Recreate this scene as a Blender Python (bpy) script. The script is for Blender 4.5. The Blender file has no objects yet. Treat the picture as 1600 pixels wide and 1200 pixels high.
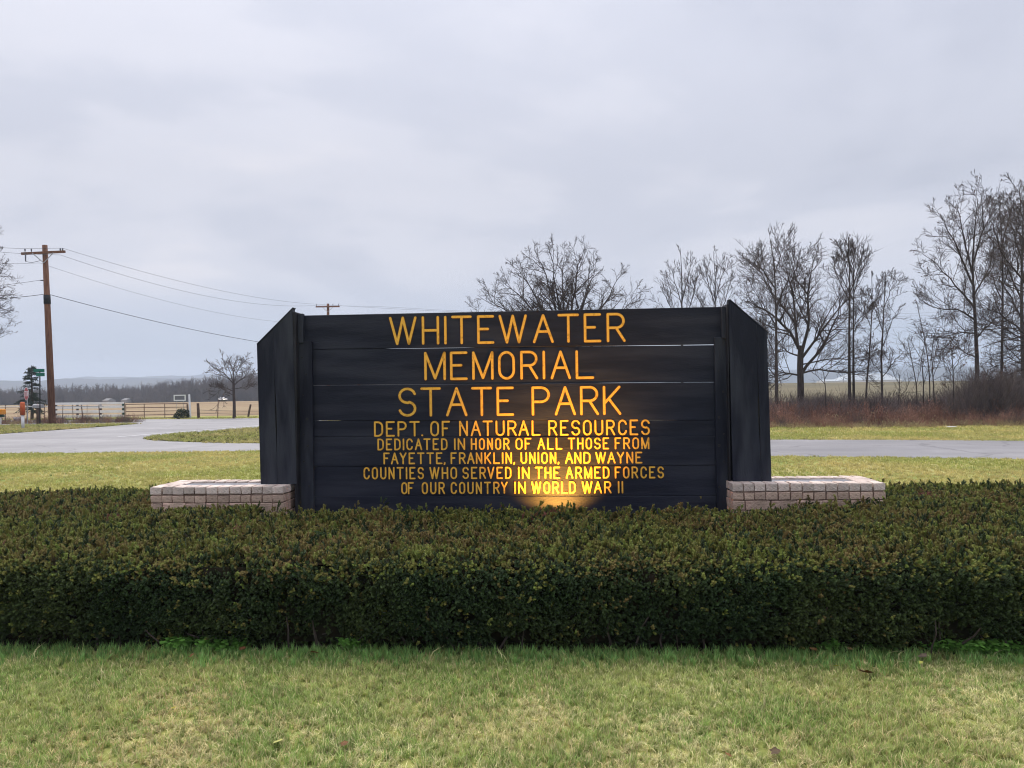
import bpy, bmesh, math, random
import numpy as np
from mathutils import Vector, Matrix, noise as mnoise

SC = bpy.context.scene
COL = SC.collection
rad = math.radians

# ------------------------------------------------------------------ camera
F = 1246.0                      # focal length in photo pixels (1600 wide)
CAM_H = 1.6
ROLL, PITCH = rad(0.75), 5.0 / F
_U0 = Vector((0, -math.sin(PITCH), math.cos(PITCH)))
_X0 = Vector((1, 0, 0))
RIGHT = _X0 * math.cos(ROLL) - _U0 * math.sin(ROLL)
UP = _X0 * math.sin(ROLL) + _U0 * math.cos(ROLL)
FWD = Vector((0, math.cos(PITCH), math.sin(PITCH)))
EYE = Vector((0, 0, CAM_H))
cam = bpy.data.cameras.new('camera')
cam.sensor_fit = 'HORIZONTAL'; cam.sensor_width = 36.0; cam.lens = 36.0 * F / 1600.0
cam.clip_start = 0.05; cam.clip_end = 12000
camo = bpy.data.objects.new('camera', cam); COL.objects.link(camo)
camo.matrix_world = Matrix(((RIGHT.x, UP.x, -FWD.x, EYE.x), (RIGHT.y, UP.y, -FWD.y, EYE.y),
                            (RIGHT.z, UP.z, -FWD.z, EYE.z), (0, 0, 0, 1)))
SC.camera = camo

# ------------------------------------------------------------------ world: overcast sky
SUN_EL, SUN_AZ = rad(58), rad(-25)          # soft light from beyond the sign, a little left
W = bpy.data.worlds.new('World'); SC.world = W; W.use_nodes = True
nt = W.node_tree; nt.nodes.clear()
def N(t, typ, **kw):
    n = t.nodes.new(typ)
    for k, v in kw.items():
        if k.startswith('i_'):
            key = k[2:]
            n.inputs[int(key) if key.isdigit() else key].default_value = v
        else: setattr(n, k, v)
    return n
def math_node(t, op, a, b=None, clamp=False):
    n = t.nodes.new('ShaderNodeMath'); n.operation = op; n.use_clamp = clamp
    for k, v in enumerate((a, b)):
        if v is None: continue
        if isinstance(v, (int, float)): n.inputs[k].default_value = v
        else: t.links.new(v, n.inputs[k])
    return n.outputs[0]
def ramp(t, fac, stops, interp='LINEAR'):
    n = t.nodes.new('ShaderNodeValToRGB'); cr = n.color_ramp; cr.interpolation = interp
    while len(cr.elements) < len(stops): cr.elements.new(0.5)
    for e, (p, c) in zip(cr.elements, stops):
        e.position = p; e.color = tuple(c) + ((1,) if len(c) == 3 else ())
    if fac is not None: t.links.new(fac, n.inputs[0])
    return n.outputs[0]
def mixrgb(t, fac, a, b, mode='MIX'):
    n = t.nodes.new('ShaderNodeMixRGB'); n.blend_type = mode
    for k, v in enumerate((fac, a, b)):
        if isinstance(v, (int, float)): n.inputs[k].default_value = v
        elif isinstance(v, (tuple, list)): n.inputs[k].default_value = tuple(v) + ((1,) if len(v) == 3 else ())
        else: t.links.new(v, n.inputs[k])
    return n.outputs[0]

tc = N(nt, 'ShaderNodeTexCoord'); sep = N(nt, 'ShaderNodeSeparateXYZ')
nt.links.new(tc.outputs['Generated'], sep.inputs[0])
zc = math_node(nt, 'MAXIMUM', sep.outputs[2], 0.0)
den = math_node(nt, 'ADD', zc, 0.16)
cx = math_node(nt, 'DIVIDE', sep.outputs[0], den); cy = math_node(nt, 'DIVIDE', sep.outputs[1], den)
comb = N(nt, 'ShaderNodeCombineXYZ'); nt.links.new(cx, comb.inputs[0]); nt.links.new(cy, comb.inputs[1])
comb.inputs[2].default_value = 3.7
n1 = N(nt, 'ShaderNodeTexNoise'); n1.inputs['Scale'].default_value = 0.68; n1.inputs['Detail'].default_value = 5; n1.inputs['Roughness'].default_value = 0.52
n1.inputs['Distortion'].default_value = 0.5
nt.links.new(comb.outputs[0], n1.inputs['Vector'])
n2 = N(nt, 'ShaderNodeTexNoise'); n2.inputs['Scale'].default_value = 1.5; n2.inputs['Detail'].default_value = 6; n2.inputs['Roughness'].default_value = 0.55
nt.links.new(comb.outputs[0], n2.inputs['Vector'])
cl = math_node(nt, 'ADD', math_node(nt, 'MULTIPLY', n1.outputs[0], 0.72), math_node(nt, 'MULTIPLY', n2.outputs[0], 0.28))
cloud = ramp(nt, cl, [(0.34, (.385, .400, .470)), (0.45, (.450, .462, .530)), (0.53, (.510, .515, .575)), (0.64, (.600, .585, .622))], 'EASE')
# low sky: a bluer band of cloud base, then a thin pale strip on the horizon
low = ramp(nt, zc, [(0.0, (.54, .575, .66)), (0.018, (.47, .52, .63)), (0.045, (.355, .405, .505)), (0.10, (.400, .436, .530)), (0.17, (.49, .50, .57))], 'EASE')
lowf = ramp(nt, zc, [(0.0, (1, 1, 1)), (0.05, (.8, .8, .8)), (0.19, (0, 0, 0))], 'EASE')
skyc = mixrgb(nt, lowf, cloud, low)
# CIE overcast: brighter towards the zenith
grad = math_node(nt, 'ADD', math_node(nt, 'MULTIPLY', math_node(nt, 'MAXIMUM', math_node(nt, 'SUBTRACT', sep.outputs[2], 0.25), 0.0), 1.0), 1.0)
skyc2 = mixrgb(nt, 1.0, skyc, grad, 'MULTIPLY')
sky = N(nt, 'ShaderNodeTexSky'); sky.sky_type = 'NISHITA'; sky.sun_disc = False
sky.sun_elevation = SUN_EL; sky.sun_rotation = SUN_AZ
bg1 = N(nt, 'ShaderNodeBackground'); nt.links.new(sky.outputs[0], bg1.inputs[0]); bg1.inputs[1].default_value = 0.05
bg2 = N(nt, 'ShaderNodeBackground'); nt.links.new(skyc2, bg2.inputs[0]); bg2.inputs[1].default_value = 0.85
mx = N(nt, 'ShaderNodeMixShader'); mx.inputs[0].default_value = 0.93
nt.links.new(bg1.outputs[0], mx.inputs[1]); nt.links.new(bg2.outputs[0], mx.inputs[2])
wo = N(nt, 'ShaderNodeOutputWorld'); nt.links.new(mx.outputs[0], wo.inputs[0])

sun = bpy.data.lights.new('sun', 'SUN'); sun.energy = 1.5; sun.angle = rad(40); sun.color = (1.0, 0.94, 0.84)
suno = bpy.data.objects.new('sun', sun); COL.objects.link(suno)
_sd = Vector((math.sin(SUN_AZ) * math.cos(SUN_EL), math.cos(SUN_AZ) * math.cos(SUN_EL), math.sin(SUN_EL)))
suno.rotation_euler = _sd.to_track_quat('Z', 'Y').to_euler(); suno.location = (0, 0, 30)

SC.view_settings.view_transform = 'Standard'; SC.view_settings.look = 'None'
SC.view_settings.exposure = 0.8; SC.view_settings.gamma = 1.0; SC.view_settings.use_curve_mapping = False
SC.render.engine = 'CYCLES'
SC.cycles.use_denoising = True; SC.cycles.filter_width = 1.1
SC.cycles.max_bounces = 6; SC.cycles.diffuse_bounces = 3; SC.cycles.glossy_bounces = 2
SC.cycles.volume_bounces = 1; SC.cycles.transparent_max_bounces = 4
SC.cycles.caustics_reflective = False; SC.cycles.caustics_refractive = False

# ------------------------------------------------------------------ helpers
def ray(px, py): return RIGHT * ((px - 800) / F) + UP * ((600 - py) / F) + FWD
def G(px, py, z=0.0):
    d = ray(px, py); t = (z - CAM_H) / d.z; return EYE + d * t
def A(px, py, Y):
    d = ray(px, py); return EYE + d * (Y / d.y)
def hor(px): return 605 - (px - 800) * math.tan(ROLL)
def sm(a, b, x):
    t = np.clip((np.asarray(x, float) - a) / (b - a), 0, 1); return t * t * (3 - 2 * t)

def tag(o, label=None, cat=None, group=None, kind=None):
    if label: o['label'] = label
    if cat: o['category'] = cat
    if group: o['group'] = group
    if kind: o['kind'] = kind
    return o
def empty(name, loc, rz=0.0, parent=None):
    o = bpy.data.objects.new(name, None); COL.objects.link(o); o.location = loc; o.rotation_euler.z = rz
    o.empty_display_size = 0.1
    if parent: o.parent = parent
    return o
def link(name, me, parent=None, mats=None):
    o = bpy.data.objects.new(name, me); COL.objects.link(o)
    if parent: o.parent = parent
    for m in (mats or []):
        if len(me.materials) < len(mats): me.materials.append(m)
    return o
def thing(name, loc, label, cat, rz=0.0, group=None):
    return tag(empty(name, loc, rz), label, cat, group)

class MB:
    """collects primitives, builds one mesh"""
    def __init__(s): s.v = []; s.f = []; s.m = []
    def add(s, vs, fs, mi=0):
        b = len(s.v); s.v += [tuple(v) for v in vs]; s.f += [tuple(i + b for i in f) for f in fs]; s.m += [mi] * len(fs); return s
    def box(s, lo, hi, M=None, mi=0):
        x0, y0, z0 = lo; x1, y1, z1 = hi
        vs = [Vector(p) for p in ((x0,y0,z0),(x1,y0,z0),(x1,y1,z0),(x0,y1,z0),(x0,y0,z1),(x1,y0,z1),(x1,y1,z1),(x0,y1,z1))]
        if M: vs = [M @ v for v in vs]
        return s.add(vs, [(0,3,2,1),(4,5,6,7),(0,1,5,4),(1,2,6,5),(2,3,7,6),(3,0,4,7)], mi)
    def bbox(s, lo, hi, b, M=None, mi=0):
        """box with chamfered edges"""
        x0, y0, z0 = lo; x1, y1, z1 = hi
        bm = bmesh.new(); bmesh.ops.create_cube(bm, size=1)
        for v in bm.verts: v.co = Vector(((x0 + x1) / 2 + v.co.x * (x1 - x0), (y0 + y1) / 2 + v.co.y * (y1 - y0), (z0 + z1) / 2 + v.co.z * (z1 - z0)))
        bmesh.ops.bevel(bm, geom=bm.edges[:], offset=b, segments=1, affect='EDGES')
        bm.verts.index_update()
        vs = [(M @ v.co) if M else v.co.copy() for v in bm.verts]
        s.add(vs, [tuple(v.index for v in f.verts) for f in bm.faces], mi); bm.free(); return s
    def tube(s, pts, rs, n=8, mi=0, cap=True):
        pts = [Vector(p) for p in pts]
        if isinstance(rs, (int, float)): rs = [rs] * len(pts)
        b = len(s.v); ref = None
        for i, p in enumerate(pts):
            d = (pts[min(i + 1, len(pts) - 1)] - pts[max(i - 1, 0)]).normalized()
            if ref is None: ref = Vector((0, 1, 0)) if abs(d.y) < 0.9 else Vector((1, 0, 0))
            u = d.cross(ref).normalized(); w = d.cross(u)
            for k in range(n):
                a = 2 * math.pi * k / n
                s.v.append(tuple(p + (u * math.cos(a) + w * math.sin(a)) * rs[i]))
        for i in range(len(pts) - 1):
            for k in range(n):
                k2 = (k + 1) % n
                s.f.append((b + i * n + k, b + i * n + k2, b + (i + 1) * n + k2, b + (i + 1) * n + k)); s.m.append(mi)
        if cap:
            s.f.append(tuple(b + k for k in range(n))[::-1]); s.m.append(mi)
            s.f.append(tuple(b + (len(pts) - 1) * n + k for k in range(n))); s.m.append(mi)
        return s
    def build(s, name, mats, parent=None, smooth=False):
        me = bpy.data.meshes.new(name); me.from_pydata(s.v, [], s.f)
        if not isinstance(mats, (list, tuple)): mats = [mats]
        for m in mats: me.materials.append(m)
        me.polygons.foreach_set('material_index', s.m)
        if smooth: me.polygons.foreach_set('use_smooth', [True] * len(s.f))
        me.update()
        o = bpy.data.objects.new(name, me); COL.objects.link(o)
        if parent: o.parent = parent
        return o

def mat(name, c1, c2=None, scale=5.0, rough=0.8, bump=0.0, bscale=None, detail=4, spec=0.3, stretch=None, coord='Object', metallic=0.0,
        rnd=0.0, c3=None, scale3=0.5, rand_to=None, transl=0.0, lo=0.38, hi=0.62, loc_noise=None, back=None):
    m = bpy.data.materials.new(name); m.use_nodes = True; t = m.node_tree
    p = t.nodes['Principled BSDF']; p.inputs['Roughness'].default_value = rough
    p.inputs['Specular IOR Level'].default_value = spec; p.inputs['Metallic'].default_value = metallic
    tcn = N(t, 'ShaderNodeTexCoord'); src = tcn.outputs[coord] if coord != 'Position' else N(t, 'ShaderNodeNewGeometry').outputs['Position']
    if stretch:
        mp = N(t, 'ShaderNodeMapping'); mp.inputs['Scale'].default_value = stretch; t.links.new(src, mp.inputs[0]); src = mp.outputs[0]
    col = None
    if c2 is not None:
        nz = N(t, 'ShaderNodeTexNoise'); nz.inputs['Scale'].default_value = scale; nz.inputs['Detail'].default_value = detail; nz.inputs['Roughness'].default_value = 0.6
        t.links.new(src, nz.inputs['Vector'])
        col = ramp(t, nz.outputs[0], [(lo, c1), (hi, c2)])
    else:
        r = N(t, 'ShaderNodeRGB'); r.outputs[0].default_value = tuple(c1) + (1,); col = r.outputs[0]
    if c3 is not None:
        nz3 = N(t, 'ShaderNodeTexNoise'); nz3.inputs['Scale'].default_value = scale3; nz3.inputs['Detail'].default_value = 3
        t.links.new(src, nz3.inputs['Vector'])
        f3 = ramp(t, nz3.outputs[0], [(0.45, (0, 0, 0)), (0.62, (1, 1, 1))])
        col = mixrgb(t, f3, col, c3)
    if rand_to is not None or rnd or loc_noise:
        oi = N(t, 'ShaderNodeObjectInfo')
        if loc_noise:                       # (colour, scale): patches that follow where each tuft stands
            nl = N(t, 'ShaderNodeTexNoise'); nl.inputs['Scale'].default_value = loc_noise[1]; nl.inputs['Detail'].default_value = 3
            t.links.new(oi.outputs['Location'], nl.inputs['Vector'])
            fl = ramp(t, nl.outputs[0], [(0.42, (0, 0, 0)), (0.60, (1, 1, 1))])
            col = mixrgb(t, fl, col, loc_noise[0])
        if rand_to is not None:
            fr = ramp(t, oi.outputs['Random'], [(0.35, (0, 0, 0)), (1.0, (1, 1, 1))])
            col = mixrgb(t, fr, col, rand_to)
        if rnd:
            h = N(t, 'ShaderNodeHueSaturation')
            v = math_node(t, 'ADD', math_node(t, 'MULTIPLY', oi.outputs['Random'], 2 * rnd), 1 - rnd)
            t.links.new(v, h.inputs['Value']); t.links.new(col, h.inputs['Color']); col = h.outputs[0]
    t.links.new(col, p.inputs['Base Color'])
    if bump:
        nb = N(t, 'ShaderNodeTexNoise'); nb.inputs['Scale'].default_value = bscale or scale * 3; nb.inputs['Detail'].default_value = 6
        t.links.new(src, nb.inputs['Vector'])
        bp = N(t, 'ShaderNodeBump'); bp.inputs['Strength'].default_value = bump; bp.inputs['Distance'].default_value = 0.02
        t.links.new(nb.outputs[0], bp.inputs['Height']); t.links.new(bp.outputs[0], p.inputs['Normal'])
    if transl:
        tr = N(t, 'ShaderNodeBsdfTranslucent'); t.links.new(col, tr.inputs[0])
        ms = N(t, 'ShaderNodeMixShader'); ms.inputs[0].default_value = transl
        t.links.new(p.outputs[0], ms.inputs[1]); t.links.new(tr.outputs[0], ms.inputs[2])
        t.links.new(ms.outputs[0], t.nodes['Material Output'].inputs[0])
    return m

# fast strand mesh: many thin tubes in one mesh, numpy
def strands_mesh(name, groups, mat_list, mi=0):
    """groups: list of (P [n,K,3], R [n,K], sides)"""
    V = []; Fq = []; base = 0
    for P, R, n in groups:
        if len(P) == 0: continue
        P = np.asarray(P, float); R = np.asarray(R, float); m, K, _ = P.shape
        D = np.empty_like(P); D[:, 1:-1] = P[:, 2:] - P[:, :-2]; D[:, 0] = P[:, 1] - P[:, 0]; D[:, -1] = P[:, -1] - P[:, -2]
        D /= np.linalg.norm(D, axis=2, keepdims=True) + 1e-9
        ref = np.where(np.abs(D[:, :1, 1:2]) < 0.85, np.array([0, 1.0, 0]), np.array([1.0, 0, 0]))
        U = np.cross(D, np.broadcast_to(ref, D.shape)); U /= np.linalg.norm(U, axis=2, keepdims=True) + 1e-9
        Wv = np.cross(D, U)
        a = np.arange(n) * 2 * np.pi / n
        v = P[:, :, None, :] + R[:, :, None, None] * (U[:, :, None, :] * np.cos(a)[None, None, :, None] + Wv[:, :, None, :] * np.sin(a)[None, None, :, None])
        V.append(v.reshape(-1, 3))
        i = np.arange(m)[:, None, None] * K * n + np.arange(K - 1)[None, :, None] * n; k = np.arange(n)[None, None, :]; k2 = (k + 1) % n
        q = np.stack([i + k, i + k2, i + n + k2, i + n + k], axis=-1).reshape(-1, 4) + base
        Fq.append(q); base += m * K * n
    return quad_mesh(name, np.concatenate(V), np.concatenate(Fq), mat_list)
def quad_mesh(name, V, Q, mats, smooth=False):
    me = bpy.data.meshes.new(name); k = Q.shape[1]
    me.vertices.add(len(V)); me.vertices.foreach_set('co', np.ascontiguousarray(V, dtype=np.float32).ravel())
    me.loops.add(len(Q) * k); me.loops.foreach_set('vertex_index', Q.astype(np.int32).ravel())
    me.polygons.add(len(Q)); me.polygons.foreach_set('loop_start', np.arange(len(Q), dtype=np.int32) * k)
    me.polygons.foreach_set('loop_total', np.full(len(Q), k, dtype=np.int32))
    if smooth: me.polygons.foreach_set('use_smooth', [True] * len(Q))
    me.update(calc_edges=True); me.validate()
    for m in mats: me.materials.append(m)
    return me

_gn = {}
def proto_collection(name, meshes):
    c = bpy.data.collections.new(name)
    for k, me in enumerate(meshes):
        o = bpy.data.objects.new('%s_%02d' % (name, k), me); c.objects.link(o)
    return c
def scatter(name, P, R, S, I, coll, parent=None):
    me = bpy.data.meshes.new(name); P = np.asarray(P, np.float32)
    me.vertices.add(len(P)); me.vertices.foreach_set('co', P.ravel())
    a = me.attributes.new('rot', 'FLOAT_VECTOR', 'POINT'); a.data.foreach_set('vector', np.asarray(R, np.float32).ravel())
    a = me.attributes.new('scl', 'FLOAT', 'POINT'); a.data.foreach_set('value', np.asarray(S, np.float32).ravel())
    a = me.attributes.new('idx', 'INT', 'POINT'); a.data.foreach_set('value', np.asarray(I, np.int32).ravel())
    o = bpy.data.objects.new(name, me); COL.objects.link(o)
    if parent: o.parent = parent
    if coll.name not in _gn:
        g = bpy.data.node_groups.new('scatter_' + coll.name, 'GeometryNodeTree')
        g.interface.new_socket('Geometry', in_out='INPUT', socket_type='NodeSocketGeometry')
        g.interface.new_socket('Geometry', in_out='OUTPUT', socket_type='NodeSocketGeometry')
        gi = g.nodes.new('NodeGroupInput'); go = g.nodes.new('NodeGroupOutput')
        ip = g.nodes.new('GeometryNodeInstanceOnPoints'); ci = g.nodes.new('GeometryNodeCollectionInfo')
        ci.inputs['Collection'].default_value = coll; ci.inputs['Separate Children'].default_value = True; ci.inputs['Reset Children'].default_value = True
        def attr(n, typ):
            q = g.nodes.new('GeometryNodeInputNamedAttribute'); q.data_type = typ; q.inputs['Name'].default_value = n; return q.outputs['Attribute']
        g.links.new(gi.outputs[0], ip.inputs['Points']); g.links.new(ci.outputs[0], ip.inputs['Instance'])
        ip.inputs['Pick Instance'].default_value = True
        g.links.new(attr('idx', 'INT'), ip.inputs['Instance Index'])
        er = g.nodes.new('FunctionNodeEulerToRotation'); g.links.new(attr('rot', 'FLOAT_VECTOR'), er.inputs[0]); g.links.new(er.outputs[0], ip.inputs['Rotation'])
        g.links.new(attr('scl', 'FLOAT'), ip.inputs['Scale']); g.links.new(ip.outputs[0], go.inputs[0])
        _gn[coll.name] = g
    md = o.modifiers.new('scatter', 'NODES'); md.node_group = _gn[coll.name]
    return o
def in_poly(P, poly):
    x, y = P[:, 0], P[:, 1]; ins = np.zeros(len(P), bool); n = len(poly)
    for i in range(n):
        x1, y1 = poly[i][:2]; x2, y2 = poly[(i + 1) % n][:2]
        c = ((y1 > y) != (y2 > y)) & (x < (x2 - x1) * (y - y1) / (y2 - y1 + 1e-12) + x1); ins ^= c
    return ins
rng = np.random.default_rng(7); rnd = random.Random(5)

# ------------------------------------------------------------------ materials
M = {}
M['sign'] = mat('black_stained_wood', (.0060, .0078, .0185), (.0115, .0145, .0290), scale=2.2, rough=.62, bump=.25, bscale=30, spec=.26, stretch=(.6, 1, 5), c3=(.024, .027, .042), scale3=1.3)
M['sign2'] = mat('black_stained_wood_upright', (.0060, .0078, .0185), (.0115, .0145, .0290), scale=3.0, rough=.62, bump=.25, bscale=30, spec=.26, stretch=(3.5, 3.5, .6), c3=(.034, .038, .052), scale3=1.5)
M['sign_dark'] = mat('black_stained_wood_dark', (.009, .009, .012), (.02, .02, .027), scale=3, rough=.6, spec=.3)
M['bolt'] = mat('dark_bolt', (.006, .006, .008), rough=.5, spec=.4)
M['letter'] = mat('yellow_paint', (.50, .25, .030), (.88, .49, .065), scale=26, rough=.55, spec=.3, lo=.28, hi=.46, detail=6, bump=.3, bscale=60)
M['rim'] = mat('routed_edge', (.16, .06, .012), (.10, .04, .012), scale=20, rough=.7)
M['brick'] = mat('pale_brick', (.56, .375, .30), (.78, .57, .47), scale=14, rough=.88, bump=.7, bscale=60, rnd=.20, c3=(.46, .34, .265), scale3=6)
M['brick_top'] = mat('skylit_pale_brick', (.62, .48, .42), (.82, .70, .64), scale=16, rough=.88, bump=.8, bscale=50, rnd=.16, c3=(.60, .51, .45), scale3=7)  # coping paler than wall brick: sky light on the tops mixed into the colour
M['mortar'] = mat('brown_mortar', (.15, .10, .078), (.26, .19, .155), scale=14, rough=.95, bump=.5, bscale=70)
M['cap'] = mat('grey_cement', (.20, .20, .22), (.34, .34, .37), scale=8, rough=.9, bump=.5, bscale=40)
M['asphalt'] = mat('pale_worn_asphalt', (.25, .242, .256), (.305, .296, .312), scale=.9, rough=.55, bump=.25, bscale=40, spec=.5, coord='Position', c3=(.222, .215, .228), scale3=.22)
def add_cracks(m):
    t = m.node_tree; p = t.nodes['Principled BSDF']; lk = p.inputs['Base Color'].links[0].from_socket
    g_ = N(t, 'ShaderNodeNewGeometry').outputs['Position']
    nn_ = N(t, 'ShaderNodeTexNoise'); nn_.inputs['Scale'].default_value = .9; nn_.inputs['Detail'].default_value = 5; t.links.new(g_, nn_.inputs['Vector'])
    va = N(t, 'ShaderNodeVectorMath'); va.operation = 'MULTIPLY_ADD'; t.links.new(nn_.outputs['Color'], va.inputs[0]); va.inputs[1].default_value = (1.6, 1.6, 0); t.links.new(g_, va.inputs[2])
    vo = N(t, 'ShaderNodeTexVoronoi'); vo.feature = 'DISTANCE_TO_EDGE'; vo.inputs['Scale'].default_value = .17; t.links.new(va.outputs[0], vo.inputs['Vector'])
    f_ = ramp(t, vo.outputs['Distance'], [(0.0, (.6, .6, .6)), (0.004, (.45, .45, .45)), (0.008, (0, 0, 0))])
    mp = N(t, 'ShaderNodeMapping'); mp.inputs['Rotation'].default_value = (0, 0, .28); mp.inputs['Scale'].default_value = (.05, .9, 1); t.links.new(g_, mp.inputs[0])
    st = N(t, 'ShaderNodeTexNoise'); st.inputs['Scale'].default_value = 1.0; st.inputs['Detail'].default_value = 4; t.links.new(mp.outputs[0], st.inputs['Vector'])
    c_ = mixrgb(t, 1.0, lk, ramp(t, st.outputs[0], [(.35, (.84, .84, .85)), (.65, (1.08, 1.07, 1.06))]), 'MULTIPLY')
    t.links.new(mixrgb(t, f_, c_, (.12, .115, .12)), p.inputs['Base Color'])
add_cracks(M['asphalt'])
M['paint'] = mat('white_road_paint', (.72, .72, .74), (.55, .55, .57), scale=3, rough=.7, coord='Position')
M['wood_pole'] = mat('brown_pole_wood', (.13, .055, .032), (.22, .105, .062), scale=4, rough=.8, bump=.4, bscale=30, stretch=(4, 4, .5))
M['wood_post'] = mat('dark_post_wood', (.07, .045, .035), (.14, .09, .07), scale=5, rough=.9)
M['tar'] = mat('black_band', (.02, .02, .022), rough=.7)
M['galv'] = mat('galvanised_metal', (.33, .33, .34), (.45, .45, .47), scale=9, rough=.5, metallic=.4)
M['rust'] = mat('rusty_metal', (.12, .07, .055), (.2, .13, .11), scale=9, rough=.8)
M['wire'] = mat('dark_wire', (.05, .05, .06), rough=.6)
M['white'] = mat('weathered_white_paint', (.80, .78, .77), (.88, .86, .84), scale=3, rough=.6, c3=(.80, .75, .70), scale3=1.5)
M['whiteclean'] = mat('white_plastic', (.8, .8, .82), rough=.5)
M['orange'] = mat('orange_plastic', (.55, .10, .035), (.68, .17, .06), scale=12, rough=.5)
M['yelorange'] = mat('yellow_orange_plastic', (.85, .33, .03), rough=.5)
M['green'] = mat('green_sign', (.012, .16, .11), rough=.4)
M['dgreen'] = mat('dark_green', (.02, .06, .045), rough=.6)
M['red'] = mat('red_sign', (.45, .045, .05), rough=.4)
M['greypanel'] = mat('grey_panel', (.17, .17, .20), rough=.7)
M['black'] = mat('black_metal', (.015, .015, .017), rough=.5)
M['bark'] = mat('bark', (.045, .034, .031), (.085, .066, .060), scale=6, rough=.95, bump=.5, bscale=25, stretch=(3, 3, .7))
M['twig'] = mat('twigs', (.052, .037, .034), (.092, .066, .060), scale=1.2, rough=.9)
M['twig_grey'] = mat('grey_twigs', (.10, .08, .08), (.155, .13, .13), scale=1.2, rough=.9)
M['leafbrown'] = mat('dry_brown_leaves', (.09, .045, .03), (.14, .075, .05), scale=3, rough=.9)
M['conifer'] = mat('conifer_needles', (.022, .034, .026), (.045, .06, .045), scale=2, rough=.9)
M['bush'] = mat('dark_bush_leaves', (.018, .030, .016), (.035, .05, .025), scale=4, rough=.8)
M['woods'] = mat('far_woods', (.105, .085, .082), (.155, .125, .118), scale=.06, rough=1, spec=0, coord='Position', rnd=.15)
M['hill'] = mat('wooded_hills', (.050, .050, .050), (.085, .078, .066), scale=.012, rough=1, spec=0, coord='Position', bump=1.0, bscale=.05)
M['soil'] = mat('dark_mulch', (.018, .012, .009), (.05, .033, .024), scale=20, rough=1, bump=.8, bscale=60)
M['hedge_core'] = mat('hedge_inner_shade', (.010, .011, .007), (.022, .017, .012), scale=12, rough=1, spec=0)  # solid dark filler colour, shade inside the hedge painted in
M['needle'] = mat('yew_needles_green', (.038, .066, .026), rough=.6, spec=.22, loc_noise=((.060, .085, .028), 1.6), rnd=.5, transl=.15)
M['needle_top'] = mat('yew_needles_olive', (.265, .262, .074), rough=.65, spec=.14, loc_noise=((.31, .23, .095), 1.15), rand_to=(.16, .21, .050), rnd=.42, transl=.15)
M['needle_red'] = mat('yew_needles_dead', (.20, .075, .055), rough=.8, rnd=.3)
M['twigstem'] = mat('yew_stem', (.07, .055, .03), rough=.9)
M['blade'] = mat('grass_blades_green', (.30, .41, .12), rough=.6, spec=.2, loc_noise=((.43, .49, .17), 1.3), rnd=.38, transl=.35)
M['blade_lush'] = mat('grass_blades_lush', (.235, .42, .125), rough=.5, spec=.25, rnd=.4, transl=.35)
M['straw'] = mat('grass_blades_straw', (.72, .67, .36), rough=.7, spec=.2, loc_noise=((.66, .56, .30), .9), rnd=.35, transl=.3)
M['blade_far'] = mat('far_grass_blades', (.40, .42, .12), rough=.7, spec=.1, loc_noise=((.62, .53, .22), .35), rnd=.25, transl=.35)
M['clover'] = mat('ground_ivy', (.17, .37, .07), rough=.5, rnd=.35, transl=.2)
M['brush'] = mat('red_brown_brush', (.22, .105, .075), (.36, .20, .145), scale=.8, rough=.95, rnd=.35, coord='Position')
M['brush2'] = mat('grey_brown_brush', (.10, .075, .073), (.16, .125, .12), scale=.8, rough=.95, rnd=.3, coord='Position')
M['strawbrush'] = mat('dry_straw_brush', (.42, .34, .19), (.32, .24, .13), scale=.8, rough=.95, rnd=.3, coord='Position')

# ------------------------------------------------------------------ terrain
def T(x, y):
    x = np.asarray(x, float); y = np.asarray(y, float)
    s = sm(0.02, 0.28, x / np.maximum(y, 1.0))
    d = np.sqrt(x * x + y * y)
    left = -12 * sm(128, 270, d) * 1.0
    right = 1.72 * sm(45, 175, d) - 3.2 * sm(180, 300, d)
    und = 0.35 * np.sin(x * .021 + 1) * np.cos(y * .017) * sm(60, 140, d)
    return left * (1 - s) + right * s + und * (1 - s) * .5
def axis(lims, steps):
    out = [lims[0]]
    for (b, st) in zip(lims[1:], steps):
        n = max(1, int(round((b - out[-1]) / st))); out += list(np.linspace(out[-1], b, n + 1)[1:])
    return np.array(out)
gx = axis([-4000, -400, -60, 60, 400, 4000], [300, 12, 3, 12, 300]); gy = axis([-60, 60, 400, 5500], [3, 6, 250])
GX, GY = np.meshgrid(gx, gy); GZ = T(GX, GY)
V = np.stack([GX, GY, GZ], -1).reshape(-1, 3); nx, ny = len(gx), len(gy)
i, j = np.meshgrid(np.arange(nx - 1), np.arange(ny - 1)); q = (j * nx + i).ravel()
me = quad_mesh('ground', V, np.stack([q, q + 1, q + nx + 1, q + nx], -1), [], True)
# ground material: lawn near, stubble field and dull pasture beyond (which land is which is decided by place)
gm = bpy.data.materials.new('ground_cover'); gm.use_nodes = True; t = gm.node_tree; p = t.nodes['Principled BSDF']
p.inputs['Roughness'].default_value = .95; p.inputs['Specular IOR Level'].default_value = .15
pos = N(t, 'ShaderNodeNewGeometry').outputs['Position']; sp = N(t, 'ShaderNodeSeparateXYZ'); t.links.new(pos, sp.inputs[0])
def nz(scale, detail=4, vec=pos, tt=t):
    n = N(tt, 'ShaderNodeTexNoise'); n.inputs['Scale'].default_value = scale; n.inputs['Detail'].default_value = detail; tt.links.new(vec, n.inputs['Vector']); return n.outputs[0]
lawn = ramp(t, nz(.5, 8), [(.36, (.24, .29, .075)), (.50, (.38, .38, .12)), (.62, (.50, .43, .18))])
lawn = mixrgb(t, ramp(t, nz(9, 5), [(.35, (1, 1, 1)), (.65, (0, 0, 0))]), lawn, mixrgb(t, 1.0, lawn, (.62, .66, .62), 'MULTIPLY'))
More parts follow.
